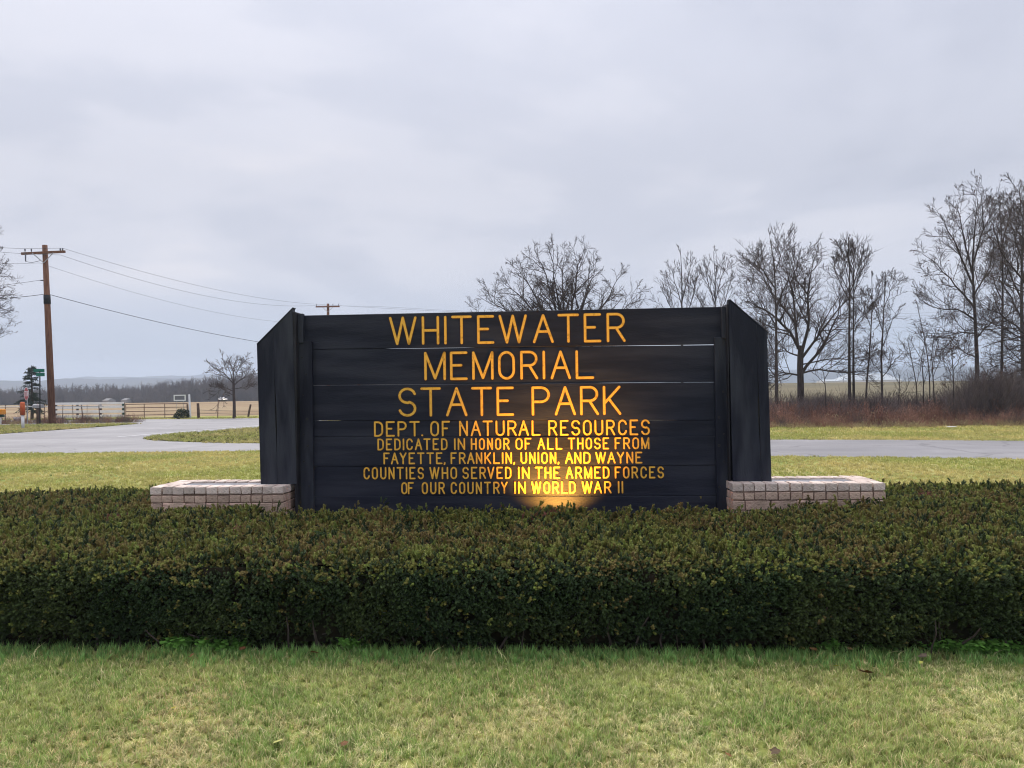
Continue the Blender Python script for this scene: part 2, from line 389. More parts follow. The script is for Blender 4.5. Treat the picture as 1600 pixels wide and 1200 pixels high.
stub = ramp(t, nz(.09, 8), [(.35, (.26, .175, .11)), (.5, (.33, .235, .15)), (.65, (.38, .29, .185))])
stub = mixrgb(t, ramp(t, nz(1.7, 6), [(.4, (0, 0, 0)), (.7, (.5, .5, .5))]), stub, (.24, .21, .10))
past = ramp(t, nz(.07, 6), [(.35, (.13, .115, .070)), (.65, (.19, .16, .10))])
far_f = math_node(t, 'GREATER_THAN', math_node(t, 'ADD', sp.outputs[1], math_node(t, 'MULTIPLY', nz(.3), 1.0)), 52.0)
rt = math_node(t, 'GREATER_THAN', sp.outputs[0], 0.0)
fld = mixrgb(t, rt, stub, past)
rt_f = math_node(t, 'MULTIPLY', rt, math_node(t, 'GREATER_THAN', sp.outputs[1], 30.0))
fac = math_node(t, 'MAXIMUM', far_f, rt_f)
t.links.new(mixrgb(t, fac, lawn, fld), p.inputs['Base Color'])
bp = N(t, 'ShaderNodeBump'); bp.inputs['Strength'].default_value = .5; bp.inputs['Distance'].default_value = .03; t.links.new(nz(14, 6), bp.inputs['Height']); t.links.new(bp.outputs[0], p.inputs['Normal'])
me.materials.append(gm)
tag(link('ground', me), kind='structure')

# hills: two wooded ridges closing the view
def ridge(name, dist, h0, h1, seed, depth=400):
    az = np.linspace(-75, 75, 420) * np.pi / 180; prof = np.linspace(0, 1, 7); V = []
    for k, pf in enumerate(prof):
        r = dist + depth * pf
        for a in az:
            n = mnoise.fractal(Vector((a * 7 + seed, pf * .5, 0)), 0.7, 2.2, 6) * .5 + .5
            f2 = mnoise.noise(Vector((a * 260 + seed, pf * 9, 2))) * 1.6
            h = (h0 + (h1 - h0) * n) * math.sin(pf * math.pi * .5) - 18 * (1 - pf) + f2 * pf
            V.append((math.sin(a) * r, math.cos(a) * r, h))
    n = len(az); i, j = np.meshgrid(np.arange(n - 1), np.arange(len(prof) - 1)); q = (j * n + i).ravel()
    o = link(name, quad_mesh(name, np.array(V), np.stack([q, q + 1, q + n + 1, q + n], -1), [M['hill']], False)); tag(o, kind='structure')
ridge('hills', 1500, 20, 38, 1.3)
ridge('hills', 2300, 32, 58, 8.1)

# ------------------------------------------------------------------ roads
def sheet(name, poly, z, m, kind='structure', parent=None):
    bm = bmesh.new(); vs = [bm.verts.new((x, y, z)) for x, y in poly]; f = bm.faces.new(vs)
    bmesh.ops.triangulate(bm, faces=[f]); bmesh.ops.recalc_face_normals(bm, faces=bm.faces)
    if sum(f.normal.z for f in bm.faces) < 0: bmesh.ops.reverse_faces(bm, faces=bm.faces)
    me = bpy.data.meshes.new(name); bm.to_mesh(me); bm.free(); me.materials.append(m)
    o = link(name, me, parent); tag(o, kind=kind); return o
def g2(px, py): v = G(px, py); return (v.x, v.y)
ROAD = [(-70, 19), (-40, 20.2), g2(0, 709), g2(230, 707), g2(400, 705), g2(1205, 713), g2(1400, 715), g2(1600, 718), (60, 2.6), (60, 9.5),
        g2(1600, 689), g2(1400, 687.5), g2(1205, 687), g2(400, 693), g2(330, 692), g2(270, 690), g2(232, 687.5), g2(222, 685), g2(235, 682),
        g2(300, 676), g2(402, 668), (-8.5, 43), (-5, 54), (0, 68), (8, 92), (0, 94), (-7, 72), (-11.5, 56), g2(402, 653.5), g2(330, 654.5),
        g2(200, 655.5), g2(100, 656.5), g2(0, 657), (-70, 54), (-70, 43), g2(0, 664.5), g2(120, 663), g2(200, 661.8), g2(214, 661.6), g2(216, 662.4),
        g2(160, 667), g2(100, 671.5), g2(50, 675), g2(0, 678.5), (-24, 29.5), (-34, 28), (-70, 27)]
sheet('road', ROAD, 0.006, M['asphalt'])
def stripe(pts, w):
    pts = [Vector(p).to_2d() for p in pts]; Lp = []; Rp = []
    for i, p_ in enumerate(pts):
        d = (pts[min(i + 1, len(pts) - 1)] - pts[max(i - 1, 0)]).normalized(); nn = Vector((-d.y, d.x)) * w / 2
        Lp.append(tuple(p_ + nn)); Rp.append(tuple(p_ - nn))
    return Lp + Rp[::-1]
sheet('road_marking', stripe([g2(183, 683.2), g2(240, 678.5), g2(300, 673.8), g2(402, 665.8), (-9.2, 43)], .16), 0.012, M['paint'])
sheet('road_marking', stripe([g2(0, 680), g2(60, 675.8), g2(110, 672.3), g2(160, 668)], .10), 0.012, M['paint'])

# ------------------------------------------------------------------ park sign
SO = Vector((0, 7.3, 0)); SA = rad(3.3)
SX = Vector((math.cos(SA), -math.sin(SA), 0)); SY = Vector((math.sin(SA), math.cos(SA), 0))
def L(px, py, yl=0.0):
    """photo pixel -> local (x, z) on the upright plane local y = yl"""
    d = ray(px, py); t_ = ((SO + SY * yl) - EYE).dot(SY) / d.dot(SY); P = EYE + d * t_ - SO
    return P.dot(SX), P.z
def toL(px, py, z=0.0):
    P = G(px, py, z) - SO; return P.dot(SX), P.dot(SY)
sign = thing('park_sign', SO, 'large black wooden plank sign with routed yellow lettering and angled side wings', 'sign', rz=-SA)
pl_edges = [  # plank boundaries: (left y px at x=488, right y px at x=1115), gap profile [(x px, gap mm)]
    ((492.5, 479.5), None),
    ((546.0, 538.5), [(466, 0), (600, 1.0), (612, 4), (650, 5), (700, 5), (725, 4), (745, .7), (880, .5), (960, 4), (1005, 8), (1115, 11), (1138, 11)]),
    ((602.0, 597.0), [(466, 1), (505, 3), (540, 1.5), (600, 4), (650, 2), (760, .5), (930, 1), (962, 5), (1030, 4), (1045, 1.2), (1115, 1.5), (1138, 1)]),
    ((657.5, 656.5), [(466, 1), (494, 1), (500, 4.5), (528, 4), (534, .6), (940, .8), (965, 4), (1053, 4), (1060, .6), (1138, .5)]),
    ((682.5, 681.5), [(466, .6), (1138, .6)]),
    ((728.5, 727.0), [(466, 3), (488, 4.5), (525, 3.5), (532, .6), (860, .8), (1060, .6), (1082, 3.5), (1115, 4.5), (1138, 3)]),
    ((775.5, 775.0), [(466, 1), (1138, 1)]),
    ((835, 835), None)]
def edge_px(k, x):
    a, b = pl_edges[k][0]; return a + (b - a) * (x - 488) / (1115 - 488)
PT = 0.045
jit = [0, .004, -.003, .002, -.004, .003, -.002]
for k in range(7):
    xs = sorted(set([468, 488, 540, 570, 660, 780, 900, 1080, 1115, 1136] + [g[0] for g in (pl_edges[k][1] or [])] + [g[0] for g in (pl_edges[k + 1][1] or [])]))
    xs = [x for x in xs if 468 <= x <= 1136]
    top = []; bot = []
    for x in xs:
        gt = np.interp(x, *zip(*pl_edges[k][1])) / 3400 if pl_edges[k][1] else 0
        gb = np.interp(x, *zip(*pl_edges[k + 1][1])) / 3400 if pl_edges[k + 1][1] else 0
        a = L(x, edge_px(k, x)); b = L(x, edge_px(k + 1, x))
        top.append((a[0], a[1] - gt - .0006)); bot.append((b[0], b[1] + gb + .0006))
    yo = jit[k]; ch = .0035; n = len(xs)
    rows = [[(x, yo + PT, z) for x, z in top], [(x, yo + ch, z) for x, z in top], [(x, yo, z - ch) for x, z in top],
            [(x, yo, z + ch) for x, z in bot], [(x, yo + ch, z) for x, z in bot], [(x, yo + PT, z) for x, z in bot]]
    mb = MB(); vs = [v for r in rows for v in r]
    fs = [(r * n + i, r * n + i + 1, (r + 1) * n + i + 1, (r + 1) * n + i)[::-1] for r in range(5) for i in range(n - 1)]
    fs += [(5 * n + i, 5 * n + i + 1, i + 1, i)[::-1] for i in range(n - 1)]
    fs += [tuple(r * n for r in range(6)), tuple(r * n + n - 1 for r in range(6))[::-1]]
    mb.add(vs, fs).build('plank', [M['sign']], sign)
# battens, posts behind, blocks
def upright(name, x0, x1, yt, yb, yl0, yl1, m, b=.004, ybz=None):
    """box between pixel columns x0..x1 on plane yl0, from yt down to yb"""
    xa, zt = L(x0, yt, yl0); xb, _ = L(x1, yt, yl0); zb = L(x0, yb, yl0)[1] if ybz is None else ybz
    mb = MB().bbox((xa, yl0, zb), (xb, yl1, zt), b); return mb.build(name, [m], sign)
upright('batten', 463.5, 487, 533, 0, -.040, -.0055, M['sign2'], ybz=.03)
upright('batten', 1116.5, 1141, 527, 0, -.040, -.0055, M['sign2'], ybz=.03)
upright('block', 463, 473, 490, 536, -.062, -.0405 + .036, M['sign2'])
upright('block', 1128, 1137.5, 479, 529, -.062, -.0405 + .036, M['sign2'])
upright('post', 464, 482, 493, 0, .052, .17, M['sign_dark'], ybz=.02)
upright('post', 1118, 1136, 481, 0, .052, .17, M['sign_dark'], ybz=.02)
for (bx, by, r) in [(471.5, 558.5, 1), (478, 585, 1), (473.5, 617, 1), (480, 654.5, 1.5), (474.5, 679, 1), (481, 697, 1.3), (475, 721, 1.1), (483, 759.5, 1.1),
                 (1122.6, 580, 1), (1130, 612, 1.2), (1123.5, 652, 1.3), (1131, 678, 1), (1123.5, 696, 1.5), (1131, 721, 1), (1124, 761, 1.2)]:
    x, z = L(bx, by, -.04)
    MB().tube([(x, -.0385, z), (x, -.0445, z)], [.0085 * r, .007 * r], 10).build('bolt', [M['bolt']], sign)
# wings: two upright boards each with a sloped top and a sloped capping strip, set in front of the planks
def wing(side):
    yl = -.13; th = .075; mir = side > 0
    if not mir: out_x, split_x, in_x = (402.0, 405.5), (427.5, 432), (458.0, 461.5); oy, iy, by = 537.5, 481.0, 756.5
    else: out_x, split_x, in_x = (1199.5, 1203.5), (1183, 1187.5), (1140.0, 1143.2); oy, iy, by = 520.0, 468.0, 752.0
    yy = lambda x, s=1: yl + .022 * abs(x - in_x[0]) / abs(out_x[0] - in_x[0]) * (-s) * (1 if mir else -.3)
    def top_y(x): return oy + (iy - oy) * (x - out_x[0]) / (in_x[0] - out_x[0])
    def board(xt0, xt1, xb0, xb1, gap0, gap1, bow=0):
        q = []
        nn = 9
        zbot = L(xb0, by, yl)[1]
        for (xt, xb, g) in ((xt0, xb0, gap0), (xt1, xb1, gap1)):
            colp = []
            for i in range(nn):
                s = i / (nn - 1); xp = xb + (xt - xb) * s
                ztop = L(xt, top_y(xt), yy(xt))[1]; z = zbot + (ztop - zbot) * s
                xl = L(xp, 600, yy(xp))[0]
                op = g * (math.exp(-((s - .45) / .16) ** 2)) + (g * .12)
                colp.append((xl + op, yy(xp), z))
            q.append(colp)
        a, b = q
        vs = a + b + [(x, y + th, z) for x, y, z in a] + [(x, y + th, z) for x, y, z in b]
        fs = []
        for i in range(nn - 1):
            fs += [(i, nn + i, nn + i + 1, i + 1), (2 * nn + i, 2 * nn + i + 1, 3 * nn + i + 1, 3 * nn + i), (i, i + 1, 2 * nn + i + 1, 2 * nn + i), (nn + i, 3 * nn + i, 3 * nn + i + 1, nn + i + 1)]
        fs += [(0, 2 * nn, 3 * nn, nn), (nn - 1, 2 * nn - 1, 4 * nn - 1, 3 * nn - 1)]
        o = MB().add(vs, fs).build('side_board', [M['sign2']], sign)
        bm = bmesh.new(); bm.from_mesh(o.data); bmesh.ops.recalc_face_normals(bm, faces=bm.faces); bm.to_mesh(o.data); bm.free()
    sg = 1 if mir else -1
    board(in_x[0], split_x[0], in_x[1], split_x[1], 0, -.009 * sg)
    board(split_x[0], out_x[0], split_x[1], out_x[1], .004 * sg, 0)
    # capping strip along the slope
    xa, za = L(out_x[0], oy, yl); xb_, zb_ = L(in_x[0], iy, yl)
    d = Vector((xb_ - xa, 0, zb_ - za)); ln = d.length; d.normalize(); nrm = Vector((-d.z, 0, d.x)) * (1 if d.x > 0 else -1)
    mb = MB(); a = Vector((xa, yl - .004, za - .002)) - d * .002; b = a + d * (ln + .004); th2 = th + .006
    vs = [a, b, b + nrm * .007, a + nrm * .007]; vs = vs + [v + Vector((0, th2, 0)) for v in vs]
    mb.add(vs, [(0, 1, 2, 3), (7, 6, 5, 4), (0, 4, 5, 1), (1, 5, 6, 2), (2, 6, 7, 3), (3, 7, 4, 0)]).build('capping_strip', [M['sign2']], sign)
    # return board that joins wing to the planks
    xi = L(in_x[0], 600, yl)[0]; zt = L(in_x[0], iy + 3, yl)[1]; zb = L(in_x[1], by, yl)[1]
    w = .030
    x0, x1 = (xi + .001, xi + w) if not mir else (xi - w * .35, xi - .001)
    MB().bbox((x0, yl + .006, zb - .55), (x1, .05 if mir else .03, zt - .02), .003).build('return_board', [M['sign_dark']], sign)
wing(-1); wing(1)
# ---- lettering: one mesh per letter
def arc(cx_, cy_, rx, ry, a0, a1, n=9):
    return [(cx_ + rx * math.cos(rad(a0 + (a1 - a0) * i / n)), cy_ + ry * math.sin(rad(a0 + (a1 - a0) * i / n))) for i in range(n + 1)]
GL = {  # width (of height), strokes in a unit-height box, x in 0..w
 'W': (.90, [[(0, 1), (.24, 0), (.45, 1), (.66, 0), (.90, 1)]]),
 'M': (.68, [[(0, 0), (0, 1), (.34, .03), (.68, 1), (.68, 0)]]),
 'H': (.52, [[(0, 0), (0, 1)], [(.52, 0), (.52, 1)], [(0, .5), (.52, .5)]]),
 'I': (0.0, [[(0, 0), (0, 1)]]),
 'T': (.62, [[(0, 1), (.62, 1)], [(.31, 1), (.31, 0)]]),
 'E': (.52, [[(.52, 1), (0, 1), (0, 0), (.52, 0)], [(0, .52), (.34, .52)]]),
 'F': (.50, [[(.50, 1), (0, 1), (0, 0)], [(0, .52), (.34, .52)]]),
 'A': (.64, [[(0, 0), (.32, 1), (.64, 0)], [(.125, .39), (.515, .39)]]),
 'R': (.56, [[(0, 0), (0, 1)] + [(.32, 1)] + arc(.30, .745, .24, .255, 80, -80) + [(.28, .49), (0, .49)], [(.28, .49), (.56, 0)]]),
 'P': (.54, [[(0, 0), (0, 1)] + [(.30, 1)] + arc(.28, .735, .26, .265, 80, -80) + [(.28, .47), (0, .47)]]),
 'D': (.54, [[(0, 0), (0, 1), (.20, 1)] + arc(.20, .68, .34, .32, 80, 0, 5) + arc(.20, .32, .34, .32, 0, -80, 5) + [(.20, 0), (0, 0)]]),
 'O': (.54, [arc(.27, .70, .27, .30, 0, 180) + arc(.27, .30, .27, .30, 180, 360) + [(.54, .70)]]),
 'C': (.54, [arc(.28, .70, .27, .30, 10, 180) + arc(.28, .30, .27, .30, 180, 350)]),
 'U': (.54, [[(0, 1)] + arc(.27, .27, .27, .27, 180, 360) + [(.54, 1)]]),
 'S': (.54, [arc(.27, .74, .27, .26, 15, 200, 8) + arc(.27, .74, .27, .26, 215, 265, 3) + [(.30, .475)] + arc(.27, .255, .27, .255, 75, -165, 10)]),
 'L': (.52, [[(0, 1), (0, 0), (.52, 0)]]),
 'K': (.56, [[(0, 0), (0, 1)], [(.54, 1), (0, .38)], [(.17, .56), (.56, 0)]]),
 'N': (.52, [[(0, 0), (0, 1), (.52, 0), (.52, 1)]]),
 'V': (.60, [[(0, 1), (.30, 0), (.60, 1)]]),
 'Y': (.58, [[(0, 1), (.29, .50), (.58, 1)], [(.29, .50), (.29, 0)]]),
 '.': (.02, [[(0, .02), (.02, .02)]]),
 ',': (.05, [[(.05, .05), (.01, -.09)]]),
}
def ribbon(mb, pts, r, y, mi, closed=False):
    """round-capped flat stroke in the local xz plane at depth y, with a thin side wall"""
    P = [Vector(p) for p in pts]
    if closed: P = P[:-1]
    n = len(P)
    for i in range(n if closed else n - 1):
        a, b = P[i], P[(i + 1) % n]
        d = (b - a).normalized() if (b - a).length > 1e-9 else Vector((1, 0)); nn = Vector((-d.y, d.x))
        out = []; m_ = 5
        for k in range(m_ + 1):
            an = math.pi * k / m_; out.append(b + nn * r * math.cos(an) + d * r * math.sin(an))
        for k in range(m_ + 1):
            an = math.pi * k / m_; out.append(a - nn * r * math.cos(an) - d * r * math.sin(an))
        yy_ = y - .00012 * (i % 2) - .00006 * (i % 3); c = len(out)
        vs = [(p_.x, yy_, p_.y) for p_ in out] + [(p_.x, y + .002, p_.y) for p_ in out]
        fs = [tuple(range(c))] + [((k + 1) % c, k, c + k, c + (k + 1) % c) for k in range(c)]
        mb.add(vs, fs, mi)
def put_letter(ch, xl, xr, zb_, zt_, r):
    """xl..xr outer extents in local x; zb(x), zt(x) outer baseline and top"""
    w, strokes = GL[ch]; xm = (xl + xr) / 2; h = zt_ - zb_ - 2 * r
    k = (xr - xl - 2 * r) / w if w > .06 else h
    x0 = xl + r if w > .06 else xm - w * h / 2
    mb = MB()
    for si, st in enumerate(strokes):
        pts = [Vector((x0 + px_ * k, zb_ + r + pz * h)) for px_, pz in st]
        closed = (pts[0] - pts[-1]).length < 1e-5 and len(pts) > 3
        ribbon(mb, pts, r * 1.34, -.0052 - .0002 * si, 1, closed)
        ribbon(mb, pts, r * .94, -.0068 - .0003 * si, 0, closed)
    mb.build('letter', [M['letter'], M['rim']], sign)
def c5(x): return 480 + x / 3.529
def c5y(y): return 460 + y / 3.529
def row(words, ytl, ybl, ytr, ybr, xl_ref, xr_ref, rpx, explicit=None):
    """ytl.. in crop pixels; rows slope linearly between the left and right reference columns"""
    a = L(c5(xl_ref), c5y(ytl)); b = L(c5(xr_ref), c5y(ytr)); c = L(c5(xl_ref), c5y(ybl)); d = L(c5(xr_ref), c5y(ybr))
    zt_ = lambda x: a[1] + (b[1] - a[1]) * (x - a[0]) / (b[0] - a[0]); zb_ = lambda x: c[1] + (d[1] - c[1]) * (x - c[0]) / (d[0] - c[0])
    r = rpx / 3.529 * 7.3 / F
    if explicit:
        for ch, x0, x1 in explicit:
            xa = L(c5(x0), 600)[0]; xb = L(c5(x1), 600)[0]; put_letter(ch, xa, xb, zb_((xa + xb) / 2), zt_((xa + xb) / 2), r)
        return
    for wd, x0, x1 in words:
        xa = L(c5(x0), 600)[0]; xb = L(c5(x1), 600)[0]; h = zt_(xa) - zb_(xa) - 2 * r
        ws = [GL[ch][0] for ch in wd]; gaps = []
        for i in range(len(wd) - 1):
            pr = wd[i] + wd[i + 1]; g = .20 * h
            if pr in ('AT', 'TA', 'AY', 'AW', 'WA', 'RY', 'TY', 'FA', 'AV', 'LD', 'AN', 'RA', 'RV'): g = .12 * h
            if pr[1] in '.,': g = .10 * h
            gaps.append(g + 2 * r)
        fixed = sum(gaps) + 2 * r + sum(w_ for w_ in ws if w_ <= .06) * h; var = sum(w_ for w_ in ws if w_ > .06) * h
        k = (xb - xa - fixed) / var if var else 1
        if k < .82 or k > 1.12:
            k2 = min(max(k, .82), 1.12) if var else 1; extra = (xb - xa - fixed - k2 * var) / max(1, len(gaps)); gaps = [g + extra for g in gaps]; k = k2
        x = xa
        for i, ch in enumerate(wd):
            w_ = (ws[i] * h * (k if ws[i] > .06 else 1)) + 2 * r
            put_letter(ch, x, x + w_, zb_(x), zt_(x), r)
            x += w_ + (gaps[i] if i < len(gaps) else 0) - 2 * r
            x += 0
row(None, 124, 280, 101, 262, 458, 1757, 7.0, [('W', 456, 608), ('H', 636, 732), ('I', 756, 776), ('T', 799, 912), ('E', 941, 1035), ('W', 1060, 1216), ('A', 1248, 1363), ('T', 1385, 1503), ('E', 1529, 1625), ('R', 1655, 1759)])
row(None, 317, 474, 307, 466, 648, 1582, 7.0, [('M', 647, 766), ('E', 789, 886), ('M', 911, 1029), ('O', 1054, 1147), ('R', 1176, 1275), ('I', 1297, 1316), ('A', 1343, 1455), ('L', 1481, 1583)])
row(None, 514, 675, 503, 664, 503, 1729, 7.0, [('S', 502, 601), ('T', 624, 737), ('A', 764, 882), ('T', 904, 1019), ('E', 1043, 1139), ('P', 1236, 1338), ('A', 1363, 1480), ('R', 1503, 1607), ('K', 1629, 1730)])
row([('DEPT.', 366, 637), ('OF', 676, 785), ('NATURAL', 835, 1283), ('RESOURCES', 1326, 1886)], 700, 785, 689, 776, 366, 1884, 5.0)
row([('DEDICATED', 384, 770), ('IN', 806, 867), ('HONOR', 898, 1112), ('OF', 1144, 1232), ('ALL', 1265, 1402), ('THOSE', 1433, 1660), ('FROM', 1691, 1882)], 795, 860, 787, 853, 384, 1881, 4.35)
row([('FAYETTE,', 416, 758), ('FRANKLIN,', 786, 1141), ('UNION,', 1171, 1385), ('AND', 1416, 1557), ('WAYNE', 1583, 1842)], 872, 937, 867, 932, 416, 1841, 4.35)
row([('COUNTIES', 305, 638), ('WHO', 668, 821), ('SERVED', 850, 1120), ('IN', 1156, 1220), ('THE', 1249, 1388), ('ARMED', 1419, 1660), ('FORCES', 1689, 1960)], 952, 1020, 948, 1014, 305, 1959, 4.35)
row([('OF', 512, 581), ('OUR', 625, 753), ('COUNTRY', 784, 1098), ('IN', 1134, 1198), ('WORLD', 1228, 1473), ('WAR', 1506, 1670), ('II', 1705, 1748)], 1035, 1102, 1029, 1097, 512, 1746, 4.35)

# ------------------------------------------------------------------ floodlight, sunk in the gap between hedge and sign
flx, flz = L(872, 800, -.20); FL = SO + SX * flx + SY * (-.38)
fl = thing('floodlight', (FL.x, FL.y, 0), 'small ground floodlight shining amber onto the bottom of the sign, mostly behind the hedge', 'floodlight', rz=-SA)
tilt = Matrix.Translation((0, 0, .43)) @ Matrix.Rotation(rad(-38), 4, 'X')
mb = MB(); mb.box((-.07, -.05, -.09), (.07, .05, -.085), tilt)
for s_ in (-1, 1): mb.box((s_ * .075 - .004, -.055, -.09), (s_ * .075 + .004, .055, .02), tilt)
for s_ in (-1, 1): mb.box((-.0705, s_ * .051 - .004, -.09), (.0705, s_ * .051 + .004, .015), tilt)
mb.build('housing', [M['black']], fl)
MB().tube([(0, 0, 0), (0, -.01, .32)], .014, 8).build('stem', [M['black']], fl)
em = bpy.data.materials.new('amber_lamp_glass'); em.use_nodes = True; pb = em.node_tree.nodes['Principled BSDF']
pb.inputs['Base Color'].default_value = (1, .5, .1, 1); pb.inputs['Emission Color'].default_value = (1, .50, .10, 1); pb.inputs['Emission Strength'].default_value = 12
MB().box((-.055, -.04, -.05), (.055, .04, -.045), tilt).build('lamp_glass', [em], fl)
spl = bpy.data.lights.new('floodlight_lamp', 'SPOT'); spl.energy = 135; spl.color = (1.0, .44, .06); spl.spot_size = rad(108); spl.spot_blend = .8; spl.shadow_soft_size = .03
spo = bpy.data.objects.new('lamp', spl); COL.objects.link(spo); spo.parent = fl
spo.location = tilt @ Vector((0, 0, -.03)); spo.rotation_euler = (rad(180 - 38), 0, 0)

# ------------------------------------------------------------------ brick planters
brick_cache = {}
def brick(parent, lo, hi, m, ch=.004, jitter=.003, mname='brick'):
    """one brick at lo..hi in the parent's frame; alike bricks share a mesh"""
    sx, sy, sz = [round(hi[k] - lo[k], 3) for k in range(3)]; key = (sx, sy, sz, m.name, rnd.randint(0, 2))
    if key not in brick_cache:
        bm = bmesh.new(); bmesh.ops.create_cube(bm, size=1)
        for v in bm.verts: v.co = Vector((v.co.x * sx, v.co.y * sy, v.co.z * sz))
        bmesh.ops.bevel(bm, geom=bm.edges[:], offset=ch, segments=1, affect='EDGES')
        for v in bm.verts: v.co += Vector((rnd.uniform(-1, 1), rnd.uniform(-1, 1), rnd.uniform(-1, 1))) * .0036
        me = bpy.data.meshes.new('brick'); bm.to_mesh(me); bm.free(); me.materials.append(m); brick_cache[key] = me
    o = bpy.data.objects.new(mname, brick_cache[key]); COL.objects.link(o); o.parent = parent
    o.location = [(lo[k] + hi[k]) / 2 + rnd.uniform(-jitter, jitter) * (.5 if k == 2 else 1) for k in range(3)]
    o.rotation_euler = (rnd.uniform(-.01, .01), rnd.uniform(-.012, .012), rnd.uniform(-.015, .015))
    return o
def planter(x0, x1, y0, y1, zt, label):
    P = thing('brick_planter', SO, label, 'brick wall', rz=-SA, group='low brick walls under the sign wings')
    g = .008; zc = zt - .068            # coping course thickness .068
    zr = zc - .011
    MB().box((x0 + .012, y0 + .012, 0), (x1 - .012, y1 - .012, zc + .030)).build('mortar', [M['mortar']], P)
    MB().box((x0 + .19, y0 + .17, zc + .031), (x1 - .19, y1 - .17, zt - .014)).build('cement_top', [M['cap']], P)
    n = max(3, round((x1 - x0) / .102)); w = (x1 - x0 - .10) / n
    # coping: bricks laid across, front rim and back rim; then end rims
    x = x0
    widths = [w * rnd.choice((.93, 1, 1.07)) for _ in range(n)]; sc = (x1 - x0 - g * (n - 1)) / sum(widths); widths = [a * sc for a in widths]
    for a in widths:
        brick(P, (x, y0, zc + .003), (x + a, y0 + .155, zt), M['brick_top']); brick(P, (x, y1 - .155, zc + .003), (x + a, y1, zt), M['brick_top']); x += a + g
    m_ = max(1, round((y1 - y0 - .33) / .10)); d = (y1 - y0 - .31 - g * (m_ + 1)) / m_
    for k in range(m_):
        ya = y0 + .155 + g + k * (d + g)
        brick(P, (x0, ya, zc + .003), (x0 + .19, ya + d, zt), M['brick_top']); brick(P, (x1 - .19, ya, zc + .003), (x1, ya + d, zt), M['brick_top'])
    # courses under the coping
    hs = [.060, .078, .072, .072, .072, .072]; z = zr
    for r_, hgt in enumerate(hs):
        zb_ = z - hgt
        if zb_ < .02: break
        if r_ == 0: ww = widths
        else:
            k = max(3, round((x1 - x0) / .205)); ww = [(x1 - x0) / k] * k
            if r_ % 2: ww = [ww[0] / 2] + ww[1:] + [ww[0] / 2]
            ww = [a * rnd.uniform(.92, 1.08) for a in ww]; s2 = (x1 - x0 - g * (len(ww) - 1)) / sum(ww); ww = [a * s2 for a in ww]
        x = x0
        for a in ww:
            brick(P, (x, y0, zb_), (x + a, y0 + .10, z), M['brick'])
            if r_ < 2: brick(P, (x, y1 - .10, zb_), (x + a, y1, z), M['brick'])
            x += a + g
        k = max(2, round((y1 - y0 - .2) / .10)); d2 = (y1 - y0 - .2 - g * (k + 1)) / k
        for q_ in range(k):
            ya = y0 + .10 + g + q_ * (d2 + g)
            if r_ < 4:
                brick(P, (x0, ya, zb_), (x0 + .10, ya + d2, z), M['brick']); brick(P, (x1 - .10, ya, zb_), (x1, ya + d2, z), M['brick'])
        z = zb_ - g
    return P
PY0, PY1 = -.30, .27
zL = L(350, 760.5, PY0)[1]; zR = L(1260, 755.5, PY0)[1]
print('planter tops', zL, zR, 'back', L(350, 750, PY1)[1], L(1260, 744, PY1)[1])
zP = (zL + zR) / 2
planter(L(235, 761, PY0)[0], L(442.5, 761, PY0)[0], PY0, PY1, zP, 'low pale brick wall under the left wing of the sign')
planter(L(1145, 756, PY0)[0], L(1383, 756, PY0)[0], PY0, PY1, zP, 'low pale brick wall under the right wing of the sign')

# ------------------------------------------------------------------ hedge
HC = (0.25, -.67); HA, HB = 6.6, 1.89          # superellipse in the sign frame
zHed = .575
def hedge_r(x, y): return (np.abs((x - HC[0]) / HA) ** 5.0 + np.abs((y - HC[1]) / HB) ** 5.0) ** (1 / 5.0)
def fnoise(x, y, s, seed=0, oct=3):
    return np.array([mnoise.fractal(Vector((a * s + seed, b * s - seed, seed)), .8, 2.1, oct) for a, b in zip(np.ravel(x), np.ravel(y))]).reshape(np.shape(x))
def trench(x, y):
    """1 inside the strip kept free of foliage round the sign and its lamp"""
    return ((x > -2.2) & (x < 2.35) & (y > -.56) & (y < .24)) | ((x > L(235, 761, PY0)[0] - .02) & (x < L(1383, 756, PY0)[0] + .02) & (y > PY0 - .03) & (y < PY1 + .03))
hedge = thing('hedge', SO, 'broad clipped yew hedge wrapping round the foot of the sign', 'hedge', rz=-SA)
# inner mass, near-black to stand for shade between sprigs: top surface + side skirt
na = 260
ang = np.linspace(0, 2 * np.pi, na, endpoint=False)
def outline(a, s=1.0):
    c, s_ = np.cos(a), np.sin(a); r = (np.abs(c / HA) ** 5 + np.abs(s_ / HB) ** 5) ** (-1 / 5)
    return np.stack([HC[0] + r * c * s, HC[1] + r * s_ * s], -1)
core = MB()
inner = []
prof = [(.955, .06), (.972, .30), (.965, .47), (.945, .51)]
V_ = []; 
for s, z in prof:
    o_ = outline(ang, s)
    for k in range(na):
        nn_ = mnoise.noise(Vector((ang[k] * 14, z * 4, 0))) * .02
        V_.append((o_[k][0] * (1 + nn_ * .2), o_[k][1] + nn_ * 2, z))
Q_ = []
for r_ in range(len(prof) - 1):
    for k in range(na): Q_.append((r_ * na + k, r_ * na + (k + 1) % na, (r_ + 1) * na + (k + 1) % na, (r_ + 1) * na + k))
link('inner_shade_core', quad_mesh('hedge_skirt', np.array(V_), np.array(Q_), [M['hedge_core']]), hedge)
hx = np.linspace(HC[0] - HA, HC[0] + HA, 200); hy = np.linspace(HC[1] - HB, HC[1] + HB, 90); HX, HY = np.meshgrid(hx, hy)
HZ = .515 + fnoise(HX, HY, 1.4, 3) * .018
ok = (hedge_r(HX, HY) < .955) & ~trench(HX, HY)
HZ2 = np.where(trench(HX, HY), .06, HZ)
